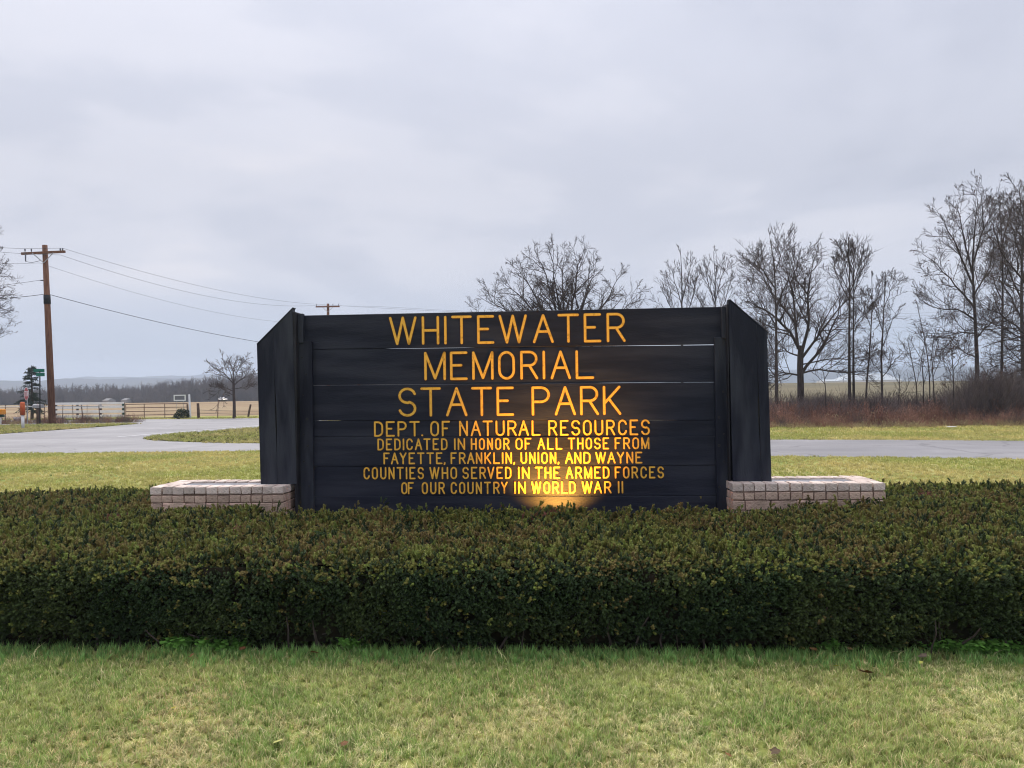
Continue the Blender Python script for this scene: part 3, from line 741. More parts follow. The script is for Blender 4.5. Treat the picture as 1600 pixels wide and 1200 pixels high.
V_ = np.stack([HX, HY, HZ2], -1).reshape(-1, 3); ii, jj = np.meshgrid(np.arange(199), np.arange(89)); okq = (hedge_r(HX, HY) < .955)
okk = okq[:-1, :-1] & okq[1:, 1:] & okq[1:, :-1] & okq[:-1, 1:]; q = (jj * 200 + ii)[okk]
link('inner_shade_core', quad_mesh('hedge_top_core', V_, np.stack([q, q + 1, q + 201, q + 200], -1), [M['hedge_core']]), hedge)
def hedge_stems():
    g = np.random.default_rng(44); P = []; Rr = []
    for k in range(150):
        tx = g.uniform(-.97, .97); x_ = HC[0] + tx * HA; y_ = HC[1] - HB * (1 - abs(tx) ** 5) ** .2 + g.uniform(.04, .16); b = np.array([x_, y_, 0.0]); d = np.array([g.normal(0, .35), g.normal(-.12, .25), 1.0]); d /= np.linalg.norm(d); l = g.uniform(.14, .34)
        P.append(np.array([b, b + d * l * .33 + g.normal(0, .01, 3), b + d * l * .66 + g.normal(0, .015, 3), b + d * l + g.normal(0, .02, 3)])); r_ = g.uniform(.004, .010); Rr.append(np.array([r_, r_ * .9, r_ * .7, r_ * .5]))
    o = link('stems', strands_mesh('hedge_stems', [(np.array(P), np.array(Rr), 5)], [M['bark']]), hedge); tag(o, kind='stuff')
hedge_stems()
# yew sprigs
def sprig(seed, mt, length=.066, nn=36, nl=.0135, nw=.0034, spread=1.0):
    r = random.Random(seed); mb = MB(); bend = Vector((r.uniform(-.3, .3), r.uniform(-.3, .3), 0))
    side = r.uniform(0, 6.28)
    P = lambda t_: Vector((0, 0, t_ * length)) + bend * (t_ * t_ * length)
    stems = [(P, 1.0, nn)]
    for k in range(1):
        a = r.uniform(0, 6.28); dd = Vector((math.cos(a) * .6, math.sin(a) * .6, 1)).normalized(); b0 = P(r.uniform(.15, .5)); l2 = length * r.uniform(.4, .65)
        stems.append(((lambda t_, b0=b0, dd=dd, l2=l2: b0 + dd * (t_ * l2)), .85, int(nn * .55)))
    for Pf, sc_, cnt in stems:
        a_, b_ = Pf(0), Pf(1); mb.add([a_ + Vector((.0012, 0, 0)), a_ - Vector((.0012, 0, 0)), b_], [(0, 1, 2)], 1)
        ax = (b_ - a_).normalized()
        for k in range(cnt):
            t_ = .12 + .88 * (k / cnt); o_ = Pf(t_); a = k * 2.4 + r.uniform(-.4, .4)
            u = ax.cross(Vector((math.cos(a), math.sin(a), .3))).normalized(); d = (u * .9 + ax * r.uniform(.55, 1.1)).normalized()
            w_ = d.cross(ax).normalized() * nw * .5; ln = nl * sc_ * (1.05 - .35 * t_) * r.uniform(.8, 1.1)
            mb.add([o_ + w_, o_ - w_, o_ + d * ln * .55 - w_ * 1.2, o_ + d * ln, o_ + d * ln * .55 + w_ * 1.2], [(0, 1, 2, 3, 4)], 0)
    me = bpy.data.meshes.new('sprig'); me.from_pydata(mb.v, [], mb.f); me.materials.append(mt); me.materials.append(M['twigstem'])
    me.polygons.foreach_set('material_index', mb.m); me.update(); return me
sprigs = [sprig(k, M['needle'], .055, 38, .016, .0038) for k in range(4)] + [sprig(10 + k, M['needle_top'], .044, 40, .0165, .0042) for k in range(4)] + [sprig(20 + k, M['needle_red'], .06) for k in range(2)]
sprig_col = proto_collection('yew_sprig', sprigs)
def euler_to_dir(D):
    """euler (x, y, z) turning +Z onto unit vectors D, with random spin about Z first"""
    th = np.arccos(np.clip(D[:, 2], -1, 1)); ph = np.arctan2(D[:, 1], D[:, 0])
    # rotate about Y by th then Z by ph: XYZ euler = (0, th, ph)
    return np.stack([np.zeros(len(D)), th, ph], -1)
# top
nc, kc = 40000, 3
cxv = rng.uniform(HC[0] - HA, HC[0] + HA, nc); cyv = rng.uniform(HC[1] - HB, HC[1] + HB, nc); czv = rng.normal(0, .020, nc); ctv = rng.normal(0, .42, (nc, 2)); chue = rng.random(nc)
x = np.repeat(cxv, kc) + rng.normal(0, .008, nc * kc); y = np.repeat(cyv, kc) + rng.normal(0, .008, nc * kc); cz = np.repeat(czv, kc); ct = np.repeat(ctv, kc, 0); ch_ = np.repeat(chue, kc)
dx_, dy_ = x - np.repeat(cxv, kc), y - np.repeat(cyv, kc)
rr = hedge_r(x, y); keep = (rr < .995) & ~trench(x, y); x, y, rr, cz, ct, ch_, dx_, dy_ = [a_[keep] for a_ in (x, y, rr, cz, ct, ch_, dx_, dy_)]
zt_ = .508 + fnoise(x, y, 1.4, 3) * .028 + fnoise(x, y, 5.5, 9, 2) * .022 + cz
edge = sm(.90, 1.0, rr); zt_ = zt_ - .13 * edge ** 1.5
hole = (fnoise(x, y, 3.0, 21, 2) > .62) & (rng.random(len(x)) < .75)
hole |= (((x + .62) / .22) ** 2 + ((y + 1.15) / .16) ** 2 < 1) & (rng.random(len(x)) < .8)
x, y, rr, zt_, edge, ct, ch_, dx_, dy_ = [a[~hole] for a in (x, y, rr, zt_, edge, ct, ch_, dx_, dy_)]
ox, oy_ = (x - HC[0]) / HA, (y - HC[1]) / HB; sg = lambda a, p_: np.sign(a) * np.abs(a) ** p_
nxv = np.stack([sg(ox, 4) / HA, sg(oy_, 4) / HB, np.zeros_like(ox)], -1); nxv /= np.linalg.norm(nxv, axis=1, keepdims=True) + 1e-9
D = np.stack([ct[:, 0] + dx_ * 26, ct[:, 1] + dy_ * 26, np.ones(len(x))], -1) + nxv * (edge * 1.0)[:, None]
D /= np.linalg.norm(D, axis=1, keepdims=True)
dead = fnoise(x, y, 1.7, 40, 2) + rng.normal(0, .10, len(x))
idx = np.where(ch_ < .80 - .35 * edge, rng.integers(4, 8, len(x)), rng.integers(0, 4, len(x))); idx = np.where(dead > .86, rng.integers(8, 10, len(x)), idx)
S = rng.uniform(.5, 1.05, len(x)); zz = zt_ + .018 + rng.normal(0, .008, len(x)); tall = rng.random(len(x)) < .025; S[tall] *= 1.5; zz[tall] += .02
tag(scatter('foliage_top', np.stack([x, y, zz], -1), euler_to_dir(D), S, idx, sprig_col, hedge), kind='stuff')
# sides
n = 0; nc, kc = 27000, 3; n = nc
a = rng.uniform(0, 2 * np.pi, n); c_, s_ = np.cos(a), np.sin(a)
# sample uniformly along the long outline
tt = rng.uniform(-1, 1, n); frontback = rng.random(n) < .86
px_ = np.where(frontback, HC[0] + tt * HA, 0); 
yy_ = (1 - np.abs(tt) ** 5) ** .2 * np.where(rng.random(n) < .93, -1, 1)
side = ~frontback
ty = rng.uniform(-1, 1, n); X_ = np.where(side, (1 - np.abs(ty) ** 5) ** .2 * np.where(rng.random(n) < .5, -1, 1), tt); Y_ = np.where(side, ty, yy_)
z = rng.uniform(.03, .53, n) ** 1.0
bul = 1 + .0 * z
px_, py_ = HC[0] + X_ * HA, HC[1] + Y_ * HB
nv = np.stack([sg(X_, 4) / HA, sg(Y_, 4) / HB, np.zeros(n)], -1); nv /= np.linalg.norm(nv, axis=1, keepdims=True)
rep = lambda v_: np.repeat(v_, kc, 0)
hue = rep(rng.random(nc)); crel = rep(rng.normal(0, .022, nc)); cdir = rep(rng.normal(0, .28, (nc, 3)))
px_, py_, z, X_, Y_, nv = [rep(v_) for v_ in (px_, py_, z, X_, Y_, nv)]; n = nc * kc
off = rng.normal(0, .009, (n, 3)); px_ = px_ + off[:, 0]; z = np.clip(z + off[:, 2], .02, .55)
relief = fnoise(px_, z, 2.6, 5, 3) * .08 - .10 * sm(.42, .57, z) - .075 * sm(.20, .03, z) + crel
clump = fnoise(px_, z * 1.3, 4.2, 31, 2); low_gap = (rng.random(n) < .72 * sm(.20, .04, z))
keep = ~low_gap & ~((clump < -.42) & (rng.random(n) < .85))
P_ = np.stack([px_, py_, z], -1) + nv * (relief - .035)[:, None]
D = nv * 1.0 + cdir + np.stack([off[:, 0] * 24, off[:, 1] * 0, .40 + off[:, 2] * 24], -1); D /= np.linalg.norm(D, axis=1, keepdims=True)
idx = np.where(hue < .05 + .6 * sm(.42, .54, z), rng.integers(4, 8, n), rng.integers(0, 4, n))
deadp = fnoise(px_, z, 1.3, 77, 2) > .75; idx = np.where(deadp & (z < .35) & (rng.random(n) < .5), rng.integers(8, 10, n), idx)
S = rng.uniform(.58, 1.05, n)
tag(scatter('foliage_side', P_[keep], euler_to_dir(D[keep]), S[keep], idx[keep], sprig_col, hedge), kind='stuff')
# mulch under the hedge
def fromL(x, y): v = SO + SX * x + SY * y; return (v.x, v.y)
sheet('flower_bed', [fromL(*p_) for p_ in outline(np.linspace(0, 2 * np.pi, 90, endpoint=False), .972)], .008, M['soil'])

# ------------------------------------------------------------------ lawn grass
def tuft(seed, mts, nb=14, h=(.022, .05), w=.0036, r0=.014, lean=.7):
    r = random.Random(seed); mb = MB()
    for k in range(nb):
        a = r.uniform(0, 6.28); rr_ = r.uniform(0, r0); b = Vector((math.cos(a) * rr_, math.sin(a) * rr_, -.004)); hh = r.uniform(*h); a2 = r.uniform(0, 6.28)
        d = Vector((math.cos(a2), math.sin(a2), 0)); ln = r.uniform(.15, lean); s = Vector((-d.y, d.x, 0)) * w * .5 * r.uniform(.7, 1.2)
        m1 = b + Vector((0, 0, hh * .55)) + d * hh * ln * .35; tp = b + Vector((0, 0, hh * (1 - ln * .25))) + d * hh * ln
        mb.add([b + s, b - s, m1 - s * .9, m1 + s * .9, tp], [(0, 1, 2, 3), (3, 2, 4)], 0 if r.random() > mts[1] else 1)
    me = bpy.data.meshes.new('tuft'); me.from_pydata(mb.v, [], mb.f)
    for m in mts[0]: me.materials.append(m)
    me.polygons.foreach_set('material_index', mb.m); me.update(); return me
gcol = proto_collection('grass_tuft', [tuft(k, ([M['blade'], M['straw']], .30), 14) for k in range(3)] +
                        [tuft(10 + k, ([M['blade'], M['straw']], .68), 13, lean=1.3, h=(.018, .04)) for k in range(3)] +
                        [tuft(20 + k, ([M['blade_lush'], M['blade']], .25), 14, h=(.04, .085), lean=.6) for k in range(3)] +
                        [tuft(30 + k, ([M['straw'], M['whiteclean']], .0), 3, h=(.05, .10), lean=1.4, w=.0032) for k in range(2)] +
                        [tuft(40 + k, ([M['blade_far'], M['straw']], .25), 12, h=(.03, .055), w=.007, r0=.04) for k in range(3)])
def grass_points(x0, x1, y0, y1, dens):
    n = int((x1 - x0) * (y1 - y0) * dens); P = np.stack([rng.uniform(x0, x1, n), rng.uniform(y0, y1, n)], -1); return P
def localxy(P):
    R = P - np.array([SO.x, SO.y]); return R @ np.array([SX.x, SX.y]), R @ np.array([SY.x, SY.y])
P = grass_points(-5.2, 5.2, 2.3, 5.6, 2300)
lx, ly = localxy(P); hr = hedge_r(lx, ly); P = P[(hr > .965)]; lx, ly = localxy(P); dist = -(ly - HC[1]) - HB
pat = fnoise(P[:, 0], P[:, 1], 1.1, 12, 3) + .5 * fnoise(P[:, 0], P[:, 1], 4.5, 2, 2) + rng.normal(0, .42, len(P))
idx = np.where(pat + .5 * sm(.2, 1.2, dist) > .46, rng.integers(3, 6, len(P)), rng.integers(0, 3, len(P)))
lush = (dist < -.03 + .30 * rng.random(len(P)) ** 1.5 + .14 * fnoise(P[:, 0], P[:, 1], 1.5, 8, 2)); idx = np.where(lush & (rng.random(len(P)) < .68), rng.integers(6, 9, len(P)), idx)
idx = np.where(rng.random(len(P)) < .012, rng.integers(9, 11, len(P)), idx)
bare = (fnoise(P[:, 0], P[:, 1], 2.6, 60, 3) > .62) & (rng.random(len(P)) < .6) & (dist > .3); P, idx = P[~bare], idx[~bare]
n = len(P); R_ = np.stack([rng.normal(0, .18, n), rng.normal(0, .18, n), rng.uniform(0, 6.28, n)], -1)
tag(scatter('grass', np.column_stack([P, np.zeros(n)]), R_, rng.uniform(.75, 1.25, n), idx, gcol), kind='stuff')
P = grass_points(-19, 19, 6.2, 25, 170); lx, ly = localxy(P)
dd = P[:, 1]; P = P[(hedge_r(lx, ly) > 1.0) & ~in_poly(P + rng.normal(0, .10, P.shape), ROAD) & (np.abs(P[:, 0]) < .75 * P[:, 1] + 1)]
n = len(P); idx = rng.integers(11, 14, n); dk = fnoise(P[:, 0], P[:, 1], .5, 3, 3) > .25; idx = np.where(dk & (rng.random(n) < .4), rng.integers(0, 3, n), idx)
R_ = np.stack([rng.normal(0, .2, n), rng.normal(0, .2, n), rng.uniform(0, 6.28, n)], -1)
tag(scatter('grass', np.column_stack([P, T(P[:, 0], P[:, 1])]), R_, rng.uniform(.8, 1.3, n), idx, gcol), kind='stuff')
P = grass_points(-34, 22, 22, 48, 45); P = P[~in_poly(P + rng.normal(0, .10, P.shape), ROAD) & (np.abs(P[:, 0]) < .72 * P[:, 1] + 1) & ((P[:, 0] < 0) | (P[:, 1] < 30))]
n = len(P); R_ = np.stack([rng.normal(0, .2, n), rng.normal(0, .2, n), rng.uniform(0, 6.28, n)], -1)
tag(scatter('grass', np.column_stack([P, T(P[:, 0], P[:, 1])]), R_, rng.uniform(1.3, 2.2, n), rng.integers(11, 14, n), gcol), kind='stuff')

# low leafy weeds at the foot of the hedge
def weed(seed):
    r = random.Random(seed); mb = MB()
    for k in range(16):
        a = r.uniform(0, 6.28); rr_ = r.uniform(0, .05); c = Vector((math.cos(a) * rr_, math.sin(a) * rr_, r.uniform(.015, .06))); s = r.uniform(.006, .012)
        nn_ = Vector((r.uniform(-.5, .5), r.uniform(-.5, .5), 1)).normalized(); u = nn_.cross(Vector((1, .2, 0))).normalized(); v_ = nn_.cross(u)
        mb.add([c + (u * math.cos(q_) + v_ * math.sin(q_)) * s for q_ in np.arange(6) * math.pi / 3], [tuple(range(6))])
        mb.add([c, c + Vector((.001, 0, 0)), Vector((c.x * .5, c.y * .5, 0))], [(0, 1, 2)])
    me = bpy.data.meshes.new('weed'); me.from_pydata(mb.v, [], mb.f); me.materials.append(M['clover']); me.update(); return me
wcol = proto_collection('leafy_weed', [weed(k) for k in range(3)])
wp = []
for (px0, px1, py_0, py_1, n) in [(262, 290, 1003, 1009, 40), (320, 378, 998, 1009, 150), (1500, 1560, 1000, 1016, 130), (1560, 1610, 1004, 1016, 60), (1330, 1400, 1000, 1008, 60), (1440, 1500, 1004, 1012, 50), (1275, 1300, 1005, 1010, 20), (540, 570, 1003, 1008, 24)]:
    for _ in range(n):
        g_ = G(rng.uniform(px0, px1), rng.uniform(py_0, py_1) + 12); wp.append((g_.x, g_.y, .012))
wp = np.array(wp); n = len(wp)
tag(scatter('ground_ivy', wp, np.stack([np.zeros(n), np.zeros(n), rng.uniform(0, 6.28, n)], -1), rng.uniform(.9, 1.6, n), rng.integers(0, 3, n), wcol), kind='stuff')

# fallen leaves
LEAVES = [(1355, 1053, .060, (.17, .060, .022), 'large rusty brown fallen leaf on the lawn near the right end of the hedge'),
          (405, 1104, .030, (.62, .50, .22), 'pale tan fallen leaf on the lawn below the left brick wall'),
          (271, 1108, .022, (.80, .58, .06), 'small bright yellow fallen leaf on the left side of the lawn'),
          (436, 1160, .034, (.66, .56, .22), 'pale yellow fallen leaf low on the left side of the lawn'),
          (537, 1164, .024, (.24, .09, .04), 'small brown fallen leaf near the bottom edge left of centre'),
          (300, 1022, .028, (.30, .13, .06), 'brown fallen leaf beside the leafy weeds at the left of the hedge foot'),
          (378, 1012, .030, (.26, .09, .05), 'dark red fallen leaf just right of the leafy weeds at the hedge foot'),
          (492, 1018, .050, (.36, .15, .09), 'reddish brown curled leaf at the hedge foot left of centre'),
          (1270, 1013, .036, (.42, .20, .10), 'orange brown leaf at the hedge foot, the left one of two side by side'),
          (1328, 1012, .030, (.45, .23, .13), 'pinkish brown leaf at the hedge foot, the right one of two side by side'),
          (1441, 1023, .038, (.30, .19, .17), 'greyish mauve fallen leaf by the hedge at the right of the lawn'),
          (1307, 1042, .024, (.72, .62, .12), 'small yellow fallen leaf up and left of the large rusty one'),
          (1438, 1037, .018, (.70, .60, .16), 'tiny yellow fallen leaf right of the large rusty one'),
          (1138, 1182, .026, (.30, .12, .05), 'brown fallen leaf near the bottom edge right of centre'),
          (945, 1012, .040, (.34, .17, .10), 'tan brown leaf lying under the middle of the hedge'),
          (1210, 1176, .030, (.16, .09, .06), 'dark brown fallen leaf in a thin patch of grass near the bottom right')]
for k, (px, py, s, c, lab) in enumerate(LEAVES):
    g_ = G(px, py + (7 if py < 1030 else 0), .03); r = random.Random(k); mb = MB(); outl = []; nL = 16
    for q_ in range(nL):
        a = 2 * math.pi * q_ / nL; rad_ = s * (.62 + .38 * abs(math.cos(a * 2.5)) * (1 if q_ % 2 else .7)) * (1.0 if math.cos(a) > -.8 else .6); outl.append((rad_ * math.cos(a), rad_ * math.sin(a) * .7))
    bx, by_ = r.uniform(5, 11), r.uniform(-6, 8)
    zf = lambda u, v_: (bx * v_ * v_ + by_ * u * u) * .8 + .001
    vs = [(u, v_, zf(u, v_)) for u, v_ in outl] + [(u * .5, v_ * .5, zf(u * .5, v_ * .5) - .001) for u, v_ in outl] + [(0, 0, 0)]
    fs = [(q_, (q_ + 1) % nL, nL + (q_ + 1) % nL, nL + q_) for q_ in range(nL)] + [(nL + q_, nL + (q_ + 1) % nL, 2 * nL) for q_ in range(nL)]
    mb.add(vs, fs); c = (c[0] * .85, c[1] * 1.0, c[2] * .8); lm = mat('dry_leaf', c, tuple(v_ * .6 for v_ in c), scale=40, rough=.7)
    o = mb.build('fallen_leaf', [lm]); o.location = (g_.x, g_.y, .036 if py > 1025 else .05); o.rotation_euler = (r.uniform(.15, .5), r.uniform(-.3, .3), r.uniform(0, 6.28))
    tag(o, lab, 'leaf', 'leaves fallen on the lawn')

# ------------------------------------------------------------------ bare trees
class Tree:
    def __init__(s, seed): s.r = np.random.default_rng(seed); s.tr = []; s.limbs = []; s.tw = {0: ([], []), 1: ([], [])}
    def wander(s, p, d, length, K, curl, up):
        P = [np.array(p, float)]; d = np.array(d, float)
        for k in range(K - 1):
            d = d + s.r.normal(0, curl, 3) + np.array([0, 0, up]); d /= np.linalg.norm(d); P.append(P[-1] + d * length / (K - 1))
        return np.array(P), d
    def twigs(s, P, r0, length, level, n, ang=(25, 55), ratio=.55, up=.06, rmin=.006, t0=.2, curl=.16, kids=5, lv=0):
        if lv == 0: n = int(n * 1.35 + .5); kids += 1; rmin *= .72
        """side branches along polyline P"""
        seg = np.linalg.norm(np.diff(P, axis=0), axis=1); cum = np.concatenate([[0], np.cumsum(seg)]); tot = cum[-1]
        for k in range(n):
            t_ = t0 + (1 - t0) * (k + s.r.random()) / n; dl = t_ * tot; i = min(np.searchsorted(cum, dl) - 1, len(P) - 2); i = max(i, 0)
            f = (dl - cum[i]) / seg[i]; o = P[i] + (P[i + 1] - P[i]) * f; ax = (P[i + 1] - P[i]) / seg[i]
            ref = s.r.normal(0, 1, 3); u = np.cross(ax, ref); u /= np.linalg.norm(u) + 1e-9; th = math.radians(s.r.uniform(*ang))
            if t_ > .93: th *= .4
            d = ax * math.cos(th) + u * math.sin(th)
            ln = length * (1.25 - .75 * t_) * s.r.uniform(.6, 1.2); r = max(r0 * (1 - .8 * t_) * .55, rmin)
            K = 5 if level > 0 else 4
            Q, _ = s.wander(o, d, ln, K, curl, up); R = np.linspace(r, max(r * .45, rmin * .7), K)
            s.tw[0 if K == 5 else 1][0].append(Q); s.tw[0 if K == 5 else 1][1].append(R)
            if level > 0: s.twigs(Q, r, ln * ratio, level - 1, kids, ang, ratio, up, rmin, .15, curl, kids, 1)
    def build(s, name, loc, label, cat, group=None, bark=None, twm=None, leaves=0):
        o = thing(name, loc, label, cat, group=group); L0 = np.array(loc); bark = bark or M['bark']; twm = twm or M['twig']
        for P, R in s.tr: link('trunk', strands_mesh('trunk', [(np.array([P - L0]), np.array([R]), 10)], [bark]), o)
        for P, R in s.limbs: link('limb', strands_mesh('limb', [(np.array([P - L0]), np.array([R]), 7)], [bark]), o)
        gr = []
        for key, n in ((0, 4), (1, 3)):
            if s.tw[key][0]: gr.append((np.array(s.tw[key][0]) - L0, np.array(s.tw[key][1]), n))
        if gr:
            tag(link('twigs', strands_mesh('twigs', gr, [twm]), o), kind='stuff')
        if leaves:
            tips = np.array([q[-1] for q in s.tw[1][0]]) - L0; pick = tips[s.r.integers(0, len(tips), leaves)]
            V = []; Q = []
            for p_ in pick:
                a = s.r.normal(0, 1, 3); a /= np.linalg.norm(a); b = np.cross(a, s.r.normal(0, 1, 3)); b /= np.linalg.norm(b); z_ = s.r.uniform(.02, .05)
                k = len(V); V += [p_ - a * z_, p_ + b * z_ * .6, p_ + a * z_, p_ - b * z_ * .6]; Q.append((k, k + 1, k + 2, k + 3))
            tag(link('dry_leaves', quad_mesh('dry_leaves', np.array(V), np.array(Q), [M['leafbrown']]), o), kind='stuff')
        return o
def resamp(P, K):
    seg = np.linalg.norm(np.diff(P, axis=0), axis=1); c = np.concatenate([[0], np.cumsum(seg)]); t_ = np.linspace(0, c[-1], K)
    return np.stack([np.interp(t_, c, P[:, k]) for k in range(3)], -1)
def pxline(pts, Y, dy=0.0):
    n = len(pts); return np.array([A(px, py, Y + dy * (k / max(1, n - 1)) ** 1.2) for k, (px, py) in enumerate(pts)])

def smooth_line(P, K, s_r, amp):
    Q = resamp(P, K); n_ = s_r.normal(0, amp, Q.shape); n_[0] = 0; n_ *= np.linspace(0, 1, K)[:, None]; return Q + n_
def hero(seed, Y, trunk, tr, limbs, label, name='bare_tree', tw_len=1.5, level=2, n=9, kids=5, group=None, rmin=.008, up=.05, leaves=0, twm=None, depth=1.0, ang=(25, 55), on_trunk=0, base_sink=.3):
    """trunk: pixel polyline from the foot up; limbs: (pixel polyline, radius, depth offset at the tip)"""
    T_ = Tree(seed); P = pxline(trunk, Y); gz = float(T(P[0][0], P[0][1])); P[0][2] = gz - .1
    Pt = resamp(P, 8); T_.tr.append((Pt, np.interp(np.linspace(0, 1, 8), [0, .08, 1], [tr[0] * 1.35, tr[0], tr[1] if tr[1] > .05 else .010])))
    if on_trunk: T_.twigs(Pt, tr[0] * .4, tw_len, level, int(on_trunk * 1.6), ang, .55, up, rmin, .35, .16, kids)
    for (pp, r, dy) in limbs:
        Q = smooth_line(pxline(pp, Y, dy * depth), 12, T_.r, .07)[:11]; Q = resamp(Q, 9); R = np.linspace(r, .008, 9) ** 1.0; T_.limbs.append((Q, R))
        T_.twigs(Q, r, tw_len * 1.3, level, n, ang, .56, up, rmin, .16, .20, kids)
    return T_.build(name, (P[0][0], P[0][1], gz), label, 'tree', group, leaves=leaves, twm=twm)

TG = 'bare trees behind the sign and road'
# broad low-forking tree right of the sign
hero(101, 35, [(1251, 640), (1251, 600), (1250, 565), (1252, 540)], (.155, .13),
     [([(1250, 548), (1232, 515), (1205, 490), (1178, 476), (1150, 462)], .075, -1.2), ([(1247, 545), (1243, 505), (1241, 460), (1230, 425), (1222, 400)], .07, 1.0),
      ([(1254, 545), (1265, 505), (1262, 455), (1270, 415), (1280, 395)], .075, -.5), ([(1251, 562), (1280, 522), (1300, 492), (1326, 468), (1342, 440)], .065, 1.4),
      ([(1250, 588), (1260, 571), (1285, 545), (1299, 512), (1312, 480), (1310, 440)], .075, -1.0), ([(1250, 584), (1270, 578), (1290, 577), (1330, 582), (1385, 577)], .045, -.8),
      ([(1250, 570), (1300, 560), (1340, 563), (1372, 556)], .035, .8), ([(1248, 556), (1225, 548), (1200, 556)], .04, 1.2), ([(1247, 586), (1225, 582), (1196, 590)], .045, -.6),
      ([(1243, 505), (1215, 470), (1195, 430), (1180, 400)], .045, 1.6), ([(1262, 460), (1240, 430), (1255, 395)], .04, -1.5)],
     'broad bare tree with a thick low-forking trunk just right of the sign', tw_len=1.35, level=2, n=11, kids=5)
hero(102, 33.5, [(1214, 640), (1213, 590), (1213, 500), (1211, 440), (1209, 400), (1203, 372)], (.085, .03),
     [([(1212, 470), (1195, 440), (1180, 400)], .03, .8), ([(1212, 480), (1230, 440), (1243, 395)], .03, -.6), ([(1211, 450), (1190, 420), (1162, 400)], .028, -.8), ([(1210, 430), (1220, 395), (1232, 372)], .026, .6),
      ([(1213, 510), (1190, 470), (1165, 440)], .03, .5), ([(1213, 540), (1235, 515), (1255, 490)], .022, -.5), ([(1213, 590), (1200, 575), (1190, 565)], .02, .3), ([(1212, 560), (1200, 530), (1188, 500)], .022, .3)],
     'slim straight bare tree between the sign and the broad tree', tw_len=1.0, level=2, n=8, on_trunk=6, ang=(25, 45), up=.10)
for sd, xs, rt, lb in ((103, 1327, .075, 'left stem of the close pair of straight bare trees right of the broad tree'), (104, 1333.5, .060, 'right stem of the close pair of straight bare trees right of the broad tree')):
    k = xs - 1327
    hero(sd, 34.5 + k * .05, [(xs + 1, 640), (xs, 590), (xs, 500), (xs + 1, 440), (xs, 400), (xs - 2 + k, 378)], (rt, .02),
         [([(xs, 470), (xs - 18, 435), (xs - 26, 400)], .024, .6), ([(xs, 460), (xs + 14, 420), (xs + 22, 392)], .024, -.5), ([(xs, 440), (xs - 8, 405), (xs - 14, 378)], .02, -.3), ([(xs, 430), (xs + 8, 400), (xs + 10, 380)], .02, .4),
          ([(xs, 520), (xs + 20, 490), (xs + 32, 470)], .02, .5)],
         lb, tw_len=.75, level=1 if k else 2, n=8, on_trunk=7, ang=(22, 42), up=.12)
hero(105, 34, [(1351, 640), (1354, 600), (1358, 560), (1362, 500), (1363, 450), (1362, 424)], (.045, .015),
     [([(1360, 510), (1348, 480), (1342, 450)], .018, .4), ([(1362, 490), (1375, 455), (1380, 430)], .018, -.4)], 'thin leaning bare tree just right of the paired stems', tw_len=.7, level=2, n=6, on_trunk=6, ang=(22, 45), up=.1, kids=4)
hero(106, 33.5, [(1379, 640), (1378, 600), (1377, 560), (1380, 510), (1382, 460), (1384, 425)], (.055, .015),
     [([(1378, 585), (1360, 560), (1347, 548)], .02, .4), ([(1378, 590), (1398, 565), (1420, 550)], .02, -.4), ([(1380, 540), (1395, 500), (1408, 478)], .022, .5), ([(1380, 520), (1368, 485), (1362, 455)], .02, -.5), ([(1382, 480), (1392, 450), (1400, 430)], .018, .3)],
     'small forked bare tree in the gap where white barn roofs show', tw_len=.8, level=2, n=7, on_trunk=5, up=.08, kids=4)
hero(107, 32.5, [(1291, 640), (1290, 610), (1288, 588), (1284, 572)], (.03, .012), [([(1289, 600), (1275, 585), (1265, 580)], .012, .2), ([(1289, 592), (1298, 575), (1303, 560)], .012, -.2)],
     'knee-high-looking young bare sapling below the broad tree\'s right limbs', tw_len=.5, level=1, n=5, kids=4, rmin=.006)
for sd, pl, lb in ((108, [(1434, 640), (1432, 600), (1424, 560), (1418, 530)], 'leftmost of the thin saplings standing clear in the gap'), (109, [(1442, 640), (1443, 600), (1440, 560), (1448, 520)], 'second from the left of the thin saplings in the gap'),
                   (110, [(1452, 640), (1453, 590), (1447, 540), (1436, 490), (1432, 470)], 'tallest crooked sapling of those standing in the gap'), (111, [(1461, 640), (1458, 590), (1455, 550), (1462, 515)], 'rightmost of the thin saplings standing clear in the gap'),
                   (112, [(1404, 640), (1404, 620), (1406, 600), (1405, 585)], 'very short thin sapling right of the small forked tree')):
    hero(sd, 32.5 + sd % 3 * .4, pl, (.028, .010), [([pl[1], ((pl[1][0] + pl[2][0]) / 2 + 12, pl[2][1] + 10), (pl[2][0] + 20, pl[2][1] - 18)], .012, .2), ([pl[2], (pl[2][0] - 10, pl[2][1] - 15), (pl[2][0] - 16, pl[2][1] - 35)], .012, -.2)],
         lb, 'sapling', tw_len=.55, level=1, n=6, on_trunk=6, kids=3, rmin=.006, group='saplings in the gap between the trees')
hero(113, 34, [(1527, 645), (1527, 600), (1526, 540), (1522, 470), (1519, 420), (1522, 370), (1528, 310)], (.10, .03),
     [([(1524, 500), (1500, 485), (1470, 482), (1440, 475)], .045, -1), ([(1522, 480), (1490, 440), (1462, 415), (1435, 392)], .045, .8), ([(1520, 445), (1500, 400), (1480, 360), (1468, 320)], .05, -.8),
      ([(1520, 430), (1508, 380), (1498, 330), (1500, 300)], .045, .9), ([(1521, 410), (1535, 360), (1535, 310), (1530, 290)], .04, -.5), ([(1522, 460), (1545, 420), (1560, 380)], .04, 1), ([(1525, 520), (1490, 520), (1460, 510)], .035, .8),
      ([(1525, 530), (1550, 500), (1580, 490)], .035, -.8), ([(1526, 560), (1500, 545), (1478, 548)], .03, -.5)],
     'tall bare tree with a few clinging dry leaves at the right of the thicket', tw_len=1.25, level=2, n=10, kids=5, on_trunk=8, leaves=380, up=.07)
